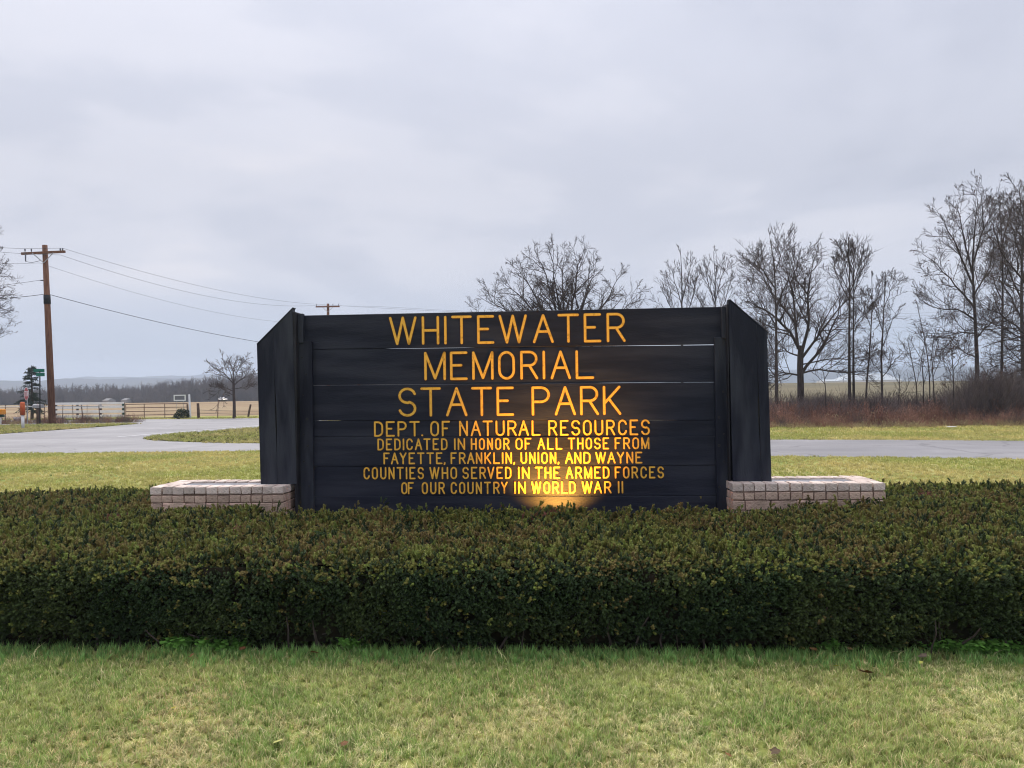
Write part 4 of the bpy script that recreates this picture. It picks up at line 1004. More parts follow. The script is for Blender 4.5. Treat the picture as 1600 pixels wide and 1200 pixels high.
hero(114, 35.5, [(1565, 640), (1565, 590), (1566, 520), (1567, 440), (1566, 370), (1560, 310)], (.07, .025),
     [([(1566, 470), (1548, 430), (1540, 390)], .03, .6), ([(1566, 450), (1585, 400), (1600, 370)], .03, -.6), ([(1566, 400), (1550, 350), (1545, 315)], .03, .5), ([(1566, 380), (1580, 330), (1585, 300)], .03, -.5), ([(1566, 500), (1590, 480), (1615, 470)], .03, .4)],
     'second tall bare tree at the far right, standing behind the first', tw_len=1.1, level=2, n=8, on_trunk=8, leaves=160, up=.09)
hero(115, 31.5, [(1655, 645), (1650, 590), (1640, 520), (1635, 430), (1630, 350)], (.20, .07),
     [([(1648, 575), (1600, 575), (1560, 592), (1530, 600)], .075, -.6), ([(1645, 550), (1600, 520), (1560, 490), (1520, 470)], .07, 1), ([(1640, 500), (1600, 440), (1570, 400), (1548, 360)], .07, -1),
      ([(1637, 450), (1610, 380), (1595, 320), (1590, 285)], .06, .8), ([(1635, 420), (1625, 350), (1612, 300)], .06, -.8), ([(1640, 520), (1605, 540), (1570, 545)], .05, .5), ([(1640, 480), (1690, 430), (1720, 360)], .06, .5)],
     'big spreading tree whose trunk stands beyond the right edge, branches reaching in', tw_len=1.4, level=2, n=10, kids=5, leaves=200)
hero(122, 38, [(1602, 645), (1600, 590), (1597, 520), (1596, 440), (1598, 360), (1600, 310)], (.12, .03),
     [([(1598, 500), (1575, 460), (1556, 425)], .05, .8), ([(1597, 470), (1570, 410), (1560, 365)], .05, -.8), ([(1597, 440), (1615, 390), (1630, 340)], .05, .6), ([(1597, 410), (1580, 350), (1574, 310)], .045, .6),
      ([(1597, 400), (1605, 340), (1612, 290)], .045, -.6), ([(1598, 530), (1565, 510), (1540, 500)], .04, -.5), ([(1598, 540), (1630, 500), (1650, 470)], .05, .5), ([(1599, 570), (1570, 555), (1550, 560)], .03, .5)],
     'dense bare tree at the very right edge, farther back than its neighbours', tw_len=1.3, level=2, n=9, on_trunk=8, kids=5, leaves=160)
hero(116, 31, [(1490, 645), (1490, 600), (1488, 560), (1486, 540)], (.03, .012), [([(1489, 590), (1475, 565), (1465, 550)], .014, .2), ([(1489, 580), (1502, 555), (1512, 540)], .014, -.2)],
     'low scrubby tree with dry leaves left of the tall right-hand trunk', tw_len=.8, level=2, n=7, on_trunk=4, kids=4, leaves=160)
# crown seen over the top of the sign
hero(117, 42, [(884, 668), (884, 620), (883, 575), (884, 545)], (.24, .20),
     [([(884, 560), (835, 515), (785, 480), (745, 462)], .09, -1.5), ([(884, 556), (845, 500), (805, 455), (770, 425)], .09, 1.5), ([(884, 550), (850, 490), (825, 440), (800, 410)], .085, -2),
      ([(883, 550), (868, 480), (850, 420), (822, 392)], .09, 1.8), ([(884, 548), (872, 470), (864, 410), (852, 384)], .09, -1), ([(885, 548), (882, 480), (878, 420), (884, 386)], .08, 2.2),
      ([(886, 548), (895, 480), (902, 420), (912, 384)], .09, -1.6), ([(887, 550), (905, 490), (925, 440), (938, 400)], .085, 1.5), ([(886, 555), (925, 500), (955, 460), (972, 420)], .085, -1.8),
      ([(886, 560), (935, 515), (975, 485), (1002, 455)], .08, 1.2), ([(886, 566), (940, 530), (985, 505), (1012, 478)], .06, -1), ([(884, 566), (830, 530), (780, 505), (725, 482)], .06, 1)],
     'round-crowned bare tree whose top rises over the middle of the sign', tw_len=1.55, level=2, n=12, kids=5, rmin=.010, leaves=420, up=.03)
for sd, xx, yt, lb in ((118, 1066, 388, 'narrow bare tree top above the sign, the left of two'), (119, 1118, 398, 'narrow bare tree top above the sign, the right of two')):
    hero(sd, 44, [(xx, 668), (xx, 600), (xx - 1, 500), (xx, 440), (xx - 3, yt)], (.09, .015),
         [([(xx, 520), (xx - 20, 480), (xx - 34, 440)], .035, .8), ([(xx, 510), (xx + 18, 460), (xx + 26, 425)], .035, -.8), ([(xx, 480), (xx - 12, 440), (xx - 18, 410)], .03, -.5), ([(xx, 470), (xx + 10, 430), (xx + 14, 405)], .03, .5), ([(xx, 540), (xx + 22, 500), (xx + 32, 470)], .03, .4)],
         lb, tw_len=1.05, level=2, n=7, on_trunk=5, kids=4, up=.12, ang=(22, 42), rmin=.009, twm=M['twig'])
# lone small tree left of the sign, by the fence
hero(120, 46.3, [(366, 655), (366, 630), (365, 610), (365, 598)], (.095, .07),
     [([(365, 600), (352, 585), (338, 576), (326, 570)], .034, -.8), ([(365, 603), (380, 590), (392, 578)], .03, .8), ([(365, 600), (360, 582), (352, 568), (348, 560)], .03, .5), ([(365, 600), (370, 580), (378, 566), (384, 560)], .03, -.6),
      ([(365, 612), (350, 604), (340, 608)], .022, -.5), ([(365, 608), (380, 605), (391, 600)], .022, .5), ([(365, 598), (364, 580), (368, 560)], .026, 0), ([(365, 618), (355, 612), (348, 612)], .018, .4)],
     'small lone bare tree with a rounded crown left of the sign', tw_len=.85, level=2, n=6, kids=3, rmin=.012, up=.07, twm=M['twig'], depth=1.0)
# tree at the left edge
hero(121, 40, [(-48, 668), (-46, 620), (-42, 540), (-40, 470)], (.20, .13),
     [([(-42, 530), (-25, 500), (-5, 490), (14, 500)], .06, .5), ([(-41, 500), (-20, 455), (0, 425), (14, 408)], .06, -.5), ([(-40, 480), (-20, 420), (-5, 380), (4, 350)], .06, .8), ([(-40, 480), (-50, 420), (-45, 370)], .06, .4),
      ([(-42, 540), (-22, 530), (-6, 528), (6, 522)], .045, -.5), ([(-41, 500), (-10, 470), (12, 462)], .045, .8), ([(-40, 490), (-60, 450), (-80, 400)], .06, .5)],
     'pale grey bare tree reaching in from the left edge above the fence', tw_len=1.0, level=2, n=8, kids=4, rmin=.009, twm=M['twig_grey'])

# thin brush and thicket
def brush_mesh(seed, n, h, spread, r, m, lean=.35, kids=3, flecks=0):
    g = np.random.default_rng(seed); T_ = Tree(seed)
    for k in range(n):
        b = np.array([g.normal(0, spread), g.normal(0, spread), 0.0]); d = np.array([g.normal(0, lean), g.normal(0, lean), 1.0]); d /= np.linalg.norm(d); ln = h * g.uniform(.45, 1.0)
        Q, _ = T_.wander(b, d, ln, 5, .13, 0); T_.tw[0][0].append(Q); T_.tw[0][1].append(np.linspace(r, r * .5, 5))
        if kids: T_.twigs(Q, r, ln * .35, 0, kids, (20, 50), .5, .03, r * .6, .35, .15, 0)
    gr = []
    for key in (0, 1):
        if T_.tw[key][0]: gr.append((np.array(T_.tw[key][0]), np.array(T_.tw[key][1]), 3))
    me_ = strands_mesh('brush_clump', gr, [m])
    if flecks:
        bm = bmesh.new(); bm.from_mesh(me_); tips = np.concatenate([T_.tw[0][0][k_][1:] for k_ in range(n)])
        for k_ in range(flecks):
            p_ = tips[g.integers(0, len(tips))] + g.normal(0, .03, 3); a_ = g.normal(0, 1, 3); a_ /= np.linalg.norm(a_); b_ = np.cross(a_, g.normal(0, 1, 3)); b_ /= np.linalg.norm(b_); z_ = g.uniform(.014, .034)
            f_ = bm.faces.new([bm.verts.new(tuple(v_)) for v_ in (p_ - a_ * z_, p_ + b_ * z_ * .6, p_ + a_ * z_, p_ - b_ * z_ * .6)])
        bm.to_mesh(me_); bm.free()
    return me_
bcol = proto_collection('brush_clump', [brush_mesh(1, 26, .85, .22, .005, M['brush'], .4, 3, 90), brush_mesh(2, 20, .6, .25, .005, M['brush'], .5, 2, 160), brush_mesh(3, 30, 1.0, .22, .006, M['brush2']),
                                        brush_mesh(4, 34, .5, .22, .006, M['strawbrush'], .6, 0, 90), brush_mesh(5, 34, 2.0, .35, .007, M['brush2'], .35, 6), brush_mesh(6, 30, 2.3, .4, .008, M['brush2'], .3, 7)])
n = 2800; X = rng.uniform(6, 32, n); front = 27.2 - .10 * (X - 8) + fnoise(X, X * 0, .35, 4, 2) * .6
Yd = rng.uniform(0, 1, n) ** 1.2 * 5.5; Y = front + 1.2 + Yd; 
I = rng.choice([0, 1, 2, 3], n, p=[.36, .36, .10, .18]); fr = Yd < .8; I = np.where(fr & (rng.random(n) < .6), 3, I)
S = rng.uniform(.45, 1.15, n) * (.5 + .45 * sm(0, 3, Yd)) * (1 + .35 * fnoise(X, Y, .7, 14, 2)); ratio = X / Y
thick = sm(.52, .57, ratio); S = S * (1 + .15 * thick)
P_ = np.column_stack([X, Y, T(X, Y) - .02]); keep = (X / Y > .20) & (X / Y < .80)
n2 = 620; X2 = rng.uniform(15, 30, n2); Y2 = rng.uniform(29.5, 36, n2); k2 = (X2 / Y2 > .545 + .03 * rng.random(n2)) & (X2 / Y2 < .8)
P2 = np.column_stack([X2, Y2, T(X2, Y2)])[k2]; I2 = rng.integers(4, 6, len(P2)); S2 = rng.uniform(.55, 1.05, len(P2)) * (.6 + .4 * sm(.545, .60, (X2 / Y2)[k2]))
n3 = 260; X3 = rng.uniform(8, 22, n3); Y3 = rng.uniform(31, 38, n3); P3 = np.column_stack([X3, Y3, T(X3, Y3)]); I3 = np.full(n3, 2); S3 = rng.uniform(.9, 1.5, n3)
allP = np.concatenate([P_[keep], P2, P3]); allI = np.concatenate([I[keep], I2, I3]); allS = np.concatenate([S[keep], S2, S3]); n = len(allP)
tag(scatter('brush', allP, np.stack([rng.normal(0, .08, n), rng.normal(0, .08, n), rng.uniform(0, 6.28, n)], -1), allS, allI, bcol), kind='stuff')

# far woods as one mass
def wood_tree(seed):
    T_ = Tree(seed); P, _ = T_.wander((0, 0, 0), (0, 0, 1), 13, 8, .04, 0); T_.tw[0][0].append(resamp(P, 5)); T_.tw[0][1].append(np.array([.3, .25, .2, .14, .08]))
    T_.twigs(P, .15, 5.0, 1, 14, (25, 60), .6, .08, .07, .28, .12, 9)
    return strands_mesh('far_tree', [(np.array(T_.tw[0][0]), np.array(T_.tw[0][1]), 3), (np.array(T_.tw[1][0]), np.array(T_.tw[1][1]), 3)], [M['woods']])
wc = proto_collection('far_tree', [wood_tree(200 + k) for k in range(4)])
n = 2600; az = rng.uniform(-.80, .10, n); Y = rng.uniform(265, 345, n); X = az * Y
hh = np.interp(az, [-.75, -.54, -.47, -.42, -.36, -.30, .1], [13.9, 13.6, 14.4, 16.6, 17.6, 18.9, 18]) + fnoise(X, Y, .03, 5, 3) * 2.2
Z = T(X, Y) - .3; S = hh / 14.5 * rng.uniform(.82, 1.05, n)
tag(scatter('woods', np.column_stack([X, Y, Z]), np.stack([np.zeros(n), np.zeros(n), rng.uniform(0, 6.28, n)], -1), S, rng.integers(0, 4, n), wc), kind='stuff')

# ------------------------------------------------------------------ utility poles and wires
def pole(px_top, py_top, px_base, Y, r, label, arm=True, arm_px=68, z_arm=395, scale=1.0, band=True):
    top = A(px_top, py_top, Y); base = A(px_base, 662, Y); base.z = float(T(base.x, base.y))
    o = thing('utility_pole', base, label, 'utility pole', group='utility poles carrying the overhead wires')
    h = top - base; f = lambda z_: h * ((z_) / h.z)
    MB().tube([Vector((0, 0, -.2)), f(h.z * .5), h], [r * 1.12, r, r * .8], 12).build('pole', [M['wood_pole']], o, True)
    return o, base, h, f
o, pb_, ph, pf = pole(70, 383, 82, 41.5, .155, 'tall brown wooden utility pole at the left with a cross-arm and a black band')
armc = pf(ph.z - .42); al = 1.13
dirx = Vector((1, -.05, 0)).normalized()
MB().box((-al, -.05, -.06), (al, .05, .06), Matrix.Translation(armc + Vector((0, -.16, 0))) @ Matrix.Rotation(-.035, 4, 'Y')).build('cross_arm', [M['wood_pole']], o)
for s_ in (-1, 1):
    MB().tube([armc + Vector((s_ * .55, -.22, -.02)), pf(ph.z - .95) + Vector((0, -.16, 0))], .022, 6).build('brace', [M['galv']], o)
for dx, hz in ((-.95, .17), (-.62, .17), (.88, .17), (1.0, .17)):
    MB().tube([armc + Vector((dx, -.16, .05 - dx * .0)), armc + Vector((dx, -.16, .05 + hz * .6)), armc + Vector((dx, -.16, .05 + hz))], [.015, .04, .03], 8).build('insulator', [M['greypanel']], o)
MB().tube([armc + Vector((-.9, -.2, -.06)), armc + Vector((-.9, -.2, -.45))], [.035, .03], 8).build('fuse_cutout', [M['greypanel']], o)
MB().tube([armc + Vector((-.9, -.2, -.45)), armc + Vector((-.6, -.2, -.52)), armc + Vector((-.15, -.2, -.42))], .012, 5).build('jumper_wire', [M['wire']], o)
zb1 = A(76, 461, 41.5).z; zb2 = A(77, 475, 41.5).z
MB().tube([pf(zb2), pf(zb1)], [.168, .163], 12).build('black_band', [M['tar']], o, True)
MB().tube([pf(A(74, 438, 41.5).z) + Vector((-.14, 0, 0)), pf(A(74, 438, 41.5).z) + Vector((-.30, 0, 0))], .03, 6).build('bracket', [M['wire']], o)
o2, pb2, ph2, pf2 = pole(512.5, 474.5, 514, 76, .15, 'distant utility pole whose top and cross-arm show above the sign')
armc2 = pf2(ph2.z - .30)
MB().box((-1.13, -.05, -.06), (1.13, .05, .06), Matrix.Translation(armc2 + Vector((0, -.15, 0)))).build('cross_arm', [M['wood_pole']], o2)
for dx in (-1.05, 1.05, .5): MB().tube([armc2 + Vector((dx, -.15, .05)), armc2 + Vector((dx, -.15, .25))], [.02, .035], 6).build('insulator', [M['greypanel']], o2)
for s_ in (-1, 1): MB().tube([armc2 + Vector((s_ * .5, -.2, -.05)), pf2(ph2.z - .8) + Vector((0, -.14, 0))], .02, 5).build('brace', [M['galv']], o2)
def span(a, b, sag, n=24):
    return [a + (b - a) * (k / n) - Vector((0, 0, sag * 4 * (k / n) * (1 - k / n))) for k in range(n + 1)]
def wire(pts, r, label):
    o = MB().tube(pts, r, 5, cap=False).build('overhead_wire', [M['wire']]); tag(o, label, 'wire', 'overhead wires strung between the poles')
aw = pb_ + armc + Vector((0, -.16, .22)); a2 = pb2 + armc2 + Vector((0, -.15, .25))
offL = lambda px, py: A(px, py, 36); offR = lambda px, py: A(px, py, 95)
l1, l2, l3 = aw + Vector((1.0, 0, 0)), aw + Vector((.88, 0, -.35)), aw + Vector((-.2, 0, -.75))
wire(span(offL(-260, 340), aw + Vector((-.95, 0, 0)), .3)[:-1] + [aw + Vector((-.95, 0, 0)), l1] + span(l1, a2 + Vector((-1.05, 0, 0)), .55)[1:] + span(a2 + Vector((-1.05, 0, 0)), offR(1900, 452), 2.2)[1:], .008, 'uppermost thin wire from the left edge over the pole to the far pole')
wire(span(offL(-260, 352), l2, .3) + span(l2, a2 + Vector((-1.0, 0, -.1)), .9)[1:] + span(a2 + Vector((1.05, 0, 0)), offR(1900, 462), 2.0)[1:], .008, 'second thin wire, just below the uppermost, between the two poles')
wire(span(offL(-260, 385), l3, .3) + span(l3, pb2 + pf2(ph2.z - 1.9), .9)[1:] + span(pb2 + pf2(ph2.z - 1.9), offR(1900, 472), 2.0)[1:], .0065, 'third and faintest wire, sloping down from the pole behind the sign')
wire(span(offL(-200, 452), pb_ + pf(A(70, 437.5, 41.5).z) + Vector((-.3, 0, 0)), .2), .009, 'thin wire from the left edge ending at a bracket on the pole')
c0 = pb_ + pf(A(76, 459, 41.5).z); c1 = A(560, 552, 66)
wire(span(offL(-200, 452), c0, .35) + span(c0, c1, .55)[1:], .015, 'thick black cable running from the pole down behind the left wing of the sign')
# a last pole the cable ends on, hidden by the sign
tag(thing('utility_pole', (c1.x, c1.y, 0), 'short cable pole hidden behind the sign', 'utility pole'), None)
_cp = [o_ for o_ in COL.objects if o_.name.startswith('utility_pole')][-1]
MB().tube([(0, 0, -.1), (0, 0, c1.z + .25)], [.14, .11], 10).build('pole', [M['wood_pole']], _cp)

# ------------------------------------------------------------------ things along the left road
def ground_at(px, py): g_ = G(px, py); return Vector((g_.x, g_.y, 0))
# white board fence: four boards, posts
a = ground_at(85, 654.5); b = ground_at(194, 654.0)
a.y = b.y = 47.9; a.x = A(84, 650, 47.9).x; b.x = A(194, 650, 47.9).x
fen = thing('white_board_fence', (a.x, a.y, 0), 'weathered white four-board fence panel left of the metal gate', 'fence'); wL = b.x - a.x
def zat(py, Y, px=150): return A(px, py, Y).z
for k, (yt, yb) in enumerate(((628.6, 631.6), (634.4, 638), (641, 644.6), (648.6, 652))):
    z1, z0 = zat(yt - .3, 47.9), zat(yb + .4, 47.9); MB().bbox((0, -.02, z0), (wL, .015, z1), .004, Matrix.Rotation(rad(.2 * (-1) ** k), 4, 'Y')).build('board', [M['white']], fen)
for xx in (0.1, wL * .33, wL * .66, wL - .06):
    MB().box((xx - .05, .0175, -.1), (xx + .05, .12, zat(629.5, 47.9))).build('post', [M['wood_post']], fen)
for yy in (633, 640, 647):
    MB().box((wL - .10, -.045, zat(yy + 1.5, 47.9)), (wL + .02, -.021, zat(yy - 1.5, 47.9))).build('hinge', [M['dgreen']], fen)
# tube gate
g0 = A(197, 655, 47.5); g1 = A(293, 654.3, 47.5)
gate = thing('metal_gate', (g0.x, 47.5, 0), 'long rusty tube gate across the field entrance', 'gate'); gw = g1.x - g0.x
zs = [zat(v, 47.5, 245) for v in (631.2, 636.8, 642.5, 648.2, 653.0)]
for z_ in zs: MB().tube([(0, 0, z_), (gw, 0, z_ + .01)], .022, 6).build('rail', [M['rust']], gate)
for f_ in (0, .3, .635, 1): MB().tube([(gw * f_, -.025, zs[-1] - .03), (gw * f_, -.025, zs[0] + .03)], .024, 6).build('upright', [M['rust']], gate)
# posts
def simple_post(px, yt, yb, Y, r, m, label, cat='post', name='fence_post', lean=0.0, n=8, group=None):
    b_ = A(px, yb, Y); z_ = A(px, yt, Y).z; lx_ = lean * Y / F
    o = MB().tube([(0, 0, -.15), (lx_ * .5, 0, z_ * .5), (lx_, 0, z_)], [r, r, r * .92], n).build(name, [m]); o.location = (b_.x, Y, 0); tag(o, label, cat, group); return o
FPG = 'posts along the field edge'
simple_post(297.5, 616, 652, 47.0, .062, M['whiteclean'], 'tall white post beside the dark bush', lean=-1.5, group=FPG)
simple_post(294, 632, 652, 47.6, .06, M['rust'], 'reddish gate post between the tube gate and the white post', lean=-1, group=FPG)
simple_post(310.5, 630, 655, 46.8, .085, M['wood_post'], 'thick dark wooden post right of the white post', lean=-1, group=FPG)
simple_post(340, 624, 655, 46.6, .026, M['rust'], 'thin tall metal post between the dark wooden post and the lone tree', lean=1.5, group=FPG)
simple_post(387, 632, 650, 47.6, .06, M['wood_post'], 'leaning wooden post right of the lone tree', lean=5, group=FPG)
# field wires between those posts
def fwire(pa, pb__, r, label):
    o = MB().tube(span(pa, pb__, .05, 8), r, 4, cap=False).build('fence_wire', [M['wire']]); tag(o, label, 'fence wire', 'strands of the field fence')
for k, (y1, y2, lb) in enumerate(((640.5, 641.5, 'upper strand of wire between the field posts'), (645.5, 646, 'lower strand of wire between the field posts'))):
    fwire(A(310.5, y1, 47.1), A(440, y2, 47.1), .011, lb)
# dark bush
bb = A(284, 655, 46.9); bush = thing('bush', (bb.x, 46.9, 0), 'dark rounded evergreen bush at the end of the tube gate', 'bush')
V = []; Q = []; g = np.random.default_rng(3)
for k in range(1500):
    u = g.normal(0, 1, 3); u /= np.linalg.norm(u); rr_ = g.uniform(.65, 1.0) * (1 + .15 * math.sin(u[0] * 7) * math.cos(u[2] * 5)); c = np.array([u[0] * .5, u[1] * .4, abs(u[2]) * .60]) * rr_ + np.array([0, 0, .02]); a_ = g.normal(0, 1, 3); a_ /= np.linalg.norm(a_); b2 = np.cross(a_, g.normal(0, 1, 3)); b2 /= np.linalg.norm(b2); s_ = .035
    k4 = len(V); V += [c - a_ * s_, c + b2 * s_ * .6, c + a_ * s_, c - b2 * s_ * .6]; Q.append((k4, k4 + 1, k4 + 2, k4 + 3))
link('foliage', quad_mesh('bush_foliage', np.array(V), np.array(Q), [M['bush']]), bush)
T_ = Tree(33)
for k in range(9):
    q_, _ = T_.wander((0, 0, 0), (g.normal(0, .8), g.normal(0, .6), 1), .5, 5, .1, 0); T_.tw[0][0].append(q_); T_.tw[0][1].append(np.linspace(.02, .008, 5))
link('branches', strands_mesh('bush_branches', [(np.array(T_.tw[0][0]), np.array(T_.tw[0][1]), 4)], [M['bark']]), bush)
# framed field sign
fs_ = A(281, 628, 49.5); fsg = thing('field_sign', (fs_.x, 49.5, 0), 'small grey sign with a white frame standing in the field behind the gate', 'sign')
zt1, zb1_ = zat(617.6, 49.5, 281), zat(625.6, 49.5, 281); hw = 8.6 * 49.5 / F
MB().box((-hw, -.01, zb1_), (hw, .01, zt1)).build('panel', [M['greypanel']], fsg)
for (lo, hi) in (((-hw - .03, -.03, zt1 - .035), (hw + .03, -.011, zt1 + .03)), ((-hw - .03, -.03, zb1_ - .03), (hw + .03, -.011, zb1_ + .035)), ((-hw - .03, -.03, zb1_ + .0352), (-hw + .035, -.011, zt1 - .0352)), ((hw - .035, -.03, zb1_ + .0352), (hw + .03, -.011, zt1 - .0352))):
    MB().box(lo, hi).build('frame_bar', [M['whiteclean']], fsg)
for s_ in (-.6, .6): MB().tube([(hw * s_, .03, -.1), (hw * s_, .03, zb1_ + .1)], .014, 6).build('leg', [M['galv']], fsg)
# marker post, white below and orange above
mp = ground_at(36, 670.5); mk = thing('marker_post', mp, 'short utility marker post, white below and orange above, on the grass verge', 'marker post')
Ym = mp.y; zj = zat(648, Ym, 36); ztp = zat(628, Ym, 36)
MB().tube([(0, 0, -.05), (-.01, 0, zj)], .062, 10).build('post', [M['whiteclean']], mk, True)
MB().tube([(-.01, 0, zj - .02), (-.015, 0, ztp - .05), (-.015, 0, ztp)], [.105, .10, .07], 12).build('orange_sleeve', [M['orange']], mk, True)
# stop sign seen nearly edge-on
def oct_face(mb, r, y, mi, cx=0, cz=0):
    vs = [(cx + r * math.cos(rad(22.5 + 45 * k)), y, cz + r * math.sin(rad(22.5 + 45 * k))) for k in range(8)]
    mb.add(vs, [tuple(range(8))], mi)
st = A(42, 663, 41.2); stp = thing('stop_sign', (st.x, 41.2, 0), 'red stop sign turned nearly edge-on at the left roadside', 'stop sign', rz=rad(-41))
zc_ = zat(615.3, 41.2, 41)
mb = MB()
for y_, mi, r_ in ((-.012, 1, .36), (-.0135, 0, .335), (.0, 2, .36)): oct_face(mb, r_, y_, mi, 0, zc_)
vs = []
for y_ in (-.012, 0): vs += [(.36 * math.cos(rad(22.5 + 45 * k)), y_, zc_ + .36 * math.sin(rad(22.5 + 45 * k))) for k in range(8)]
mb.add(vs, [(k, (k + 1) % 8, 8 + (k + 1) % 8, 8 + k) for k in range(8)], 2)
mb.build('octagon_plate', [M['red'], M['whiteclean'], M['galv']], stp)
def word(txt, x0, z0, h, r, y, m, parent, gap=.2):
    mb = MB(); ws = [GL[c][0] for c in txt]; tot = sum(ws) * h + gap * h * (len(txt) - 1) + 0; x = x0 - tot / 2
    for c in txt:
        for st_ in GL[c][1]:
            pts = [Vector((x + px_ * h, z0 + pz * h)) for px_, pz in st_]; ribbon(mb, pts, r, y, 0, (pts[0] - pts[-1]).length < 1e-5 and len(pts) > 3)
        x += GL[c][0] * h + gap * h
    mb.build('word', [m], parent)
word('STOP', 0, zc_ - .12, .24, .018, -.0165, M['whiteclean'], stp)
MB().tube([(0, .03, -.1), (0, .03, zc_ + .3)], .026, 6).build('post', [M['galv']], stp)
# street name sign
sn = A(62.5, 663, 40.6); sns = thing('street_name_sign', (sn.x, 40.6, 0), 'dark pole with two green street name blades in front of the conifer', 'street sign')
zt2 = zat(580, 40.6, 60)
MB().tube([(0, 0, -.1), (.02, 0, zt2)], .03, 8).build('post', [M['black']], sns)
MB().box((-.16, -.03, zt2 - .26), (.28, -.022, zt2 - .08)).build('name_blade', [M['green']], sns)
MB().box((-.30, -.004, zt2 - .05), (.26, .004, zt2 + .12), Matrix.Rotation(rad(62), 4, 'Z')).build('name_blade', [M['green']], sns)
# mailbox
ml = A(60, 661.5, 41.8); mlb = thing('mailbox', (ml.x, 41.8, 0), 'grey mailbox on a dark wooden post beside the utility pole', 'mailbox')
zm = zat(637.5, 41.8, 60)
MB().bbox((-.07, -.07, -.1), (.07, .07, zm), .01).build('post', [M['wood_post']], mlb)
mb = MB(); pr = [(.11 * math.cos(rad(a)), .11 + .11 * math.sin(rad(a)) * .9) for a in range(0, 181, 20)] + [(-.11, 0), (.11, 0)]
vs = [(x_, -.27, zm + .002 + z_) for x_, z_ in pr] + [(x_, .27, zm + .002 + z_) for x_, z_ in pr]; c = len(pr)
vs = [Matrix.Rotation(rad(75), 4, 'Z') @ Vector(v) for v in vs]
mb.add(vs, [tuple(range(c))[::-1], tuple(range(c, 2 * c))] + [(k, (k + 1) % c, c + (k + 1) % c, c + k) for k in range(c)]).build('box', [M['galv']], mlb)
MB().box((.05, -.13, zm + .09), (.06, -.122, zm + .24)).build('flag', [M['red']], mlb)
# orange box at the very edge
ob = A(2.5, 664, 40.8); oo = thing('newspaper_box', (ob.x - .04, 40.8, 0), 'yellow-orange delivery box on a thin post cut by the left edge of the photo', 'newspaper box')
zo = zat(647, 40.8, 2)
MB().bbox((-.16, -.2, zo - .02), (.16, .2, zo + .26), .03).build('box', [M['yelorange']], oo)
MB().tube([(0, 0, -.1), (0, 0, zo - .02)], .03, 6).build('post', [M['whiteclean']], oo)
MB().bbox((-.02, -.1, zo - .16), (.16, .1, zo - .024), .03).build('lower_box', [M['dgreen']], oo)
# low white yard sign
ys = A(28, 662, 42.5); yo_ = thing('yard_sign', (ys.x, 42.5, 0), 'low white yard sign left of the marker post', 'sign', rz=rad(8))
MB().bbox((-.22, -.006, .12), (.22, .006, .36), .003).build('panel', [M['whiteclean']], yo_)
MB().box((-.17, -.0085, .225), (.17, -.0062, .24)).build('printed_line', [M['greypanel']], yo_)
MB().box((-.12, -.0085, .16), (.14, -.0062, .175)).build('printed_line', [M['greypanel']], yo_)
for s_ in (-.17, .17): MB().tube([(s_, .01, -.05), (s_, .01, .34)], .005, 5).build('leg', [M['galv']], yo_)
# pipe rail fence behind the verge
pf0 = A(-60, 660, 43.6); pf1 = A(162, 660, 43.6); pfn = thing('pipe_fence', (pf0.x, 43.6, 0), 'low pipe rail fence with thin leaning posts behind the utility pole', 'fence'); pw = pf1.x - pf0.x
MB().tube([(0, 0, zat(636.3, 43.6, -60)), (pw * .66, 0, zat(635.3, 43.6, 86)), (pw, 0, zat(634.5, 43.6, 160))], .022, 6).build('top_rail', [M['galv']], pfn)
MB().tube([(pw * .66, 0, zat(646.3, 43.6, 86)), (pw, 0, zat(645.5, 43.6, 160))], .014, 5).build('lower_rail', [M['rust']], pfn)
for px, w_, ln in ((-30, .03, 0), (8, .02, 0), (42, .035, 0), (69, .018, 0), (97, .020, 1), (114, .020, -1), (129.5, .03, -2.5), (156, .026, -2), (135, .012, 1)):
    x_ = A(px, 650, 43.6).x - pf0.x; MB().tube([(x_, .03, -.1), (x_ + ln * 43.6 / F, .03, zat(632.5, 43.6, px))], w_, 6).build('post', [M['rust']], pfn)
# weeds along that fence
wc2 = proto_collection('verge_weed', [brush_mesh(51, 22, .55, .16, .006, M['brush2'], .4, 3), brush_mesh(52, 24, .35, .18, .007, M['strawbrush'], .5, 0), brush_mesh(53, 18, .6, .12, .006, M['brush'], .35, 4)])
n = 230; X = rng.uniform(-30, -19.8, n); Y = 42.3 + rng.normal(0, .45, n); I = rng.integers(0, 3, n)
tag(scatter('verge_weeds', np.column_stack([X, Y, np.zeros(n)]), np.stack([rng.normal(0, .1, n), rng.normal(0, .1, n), rng.uniform(0, 6.28, n)], -1), rng.uniform(.4, 1.0, n), I, wc2), kind='stuff')
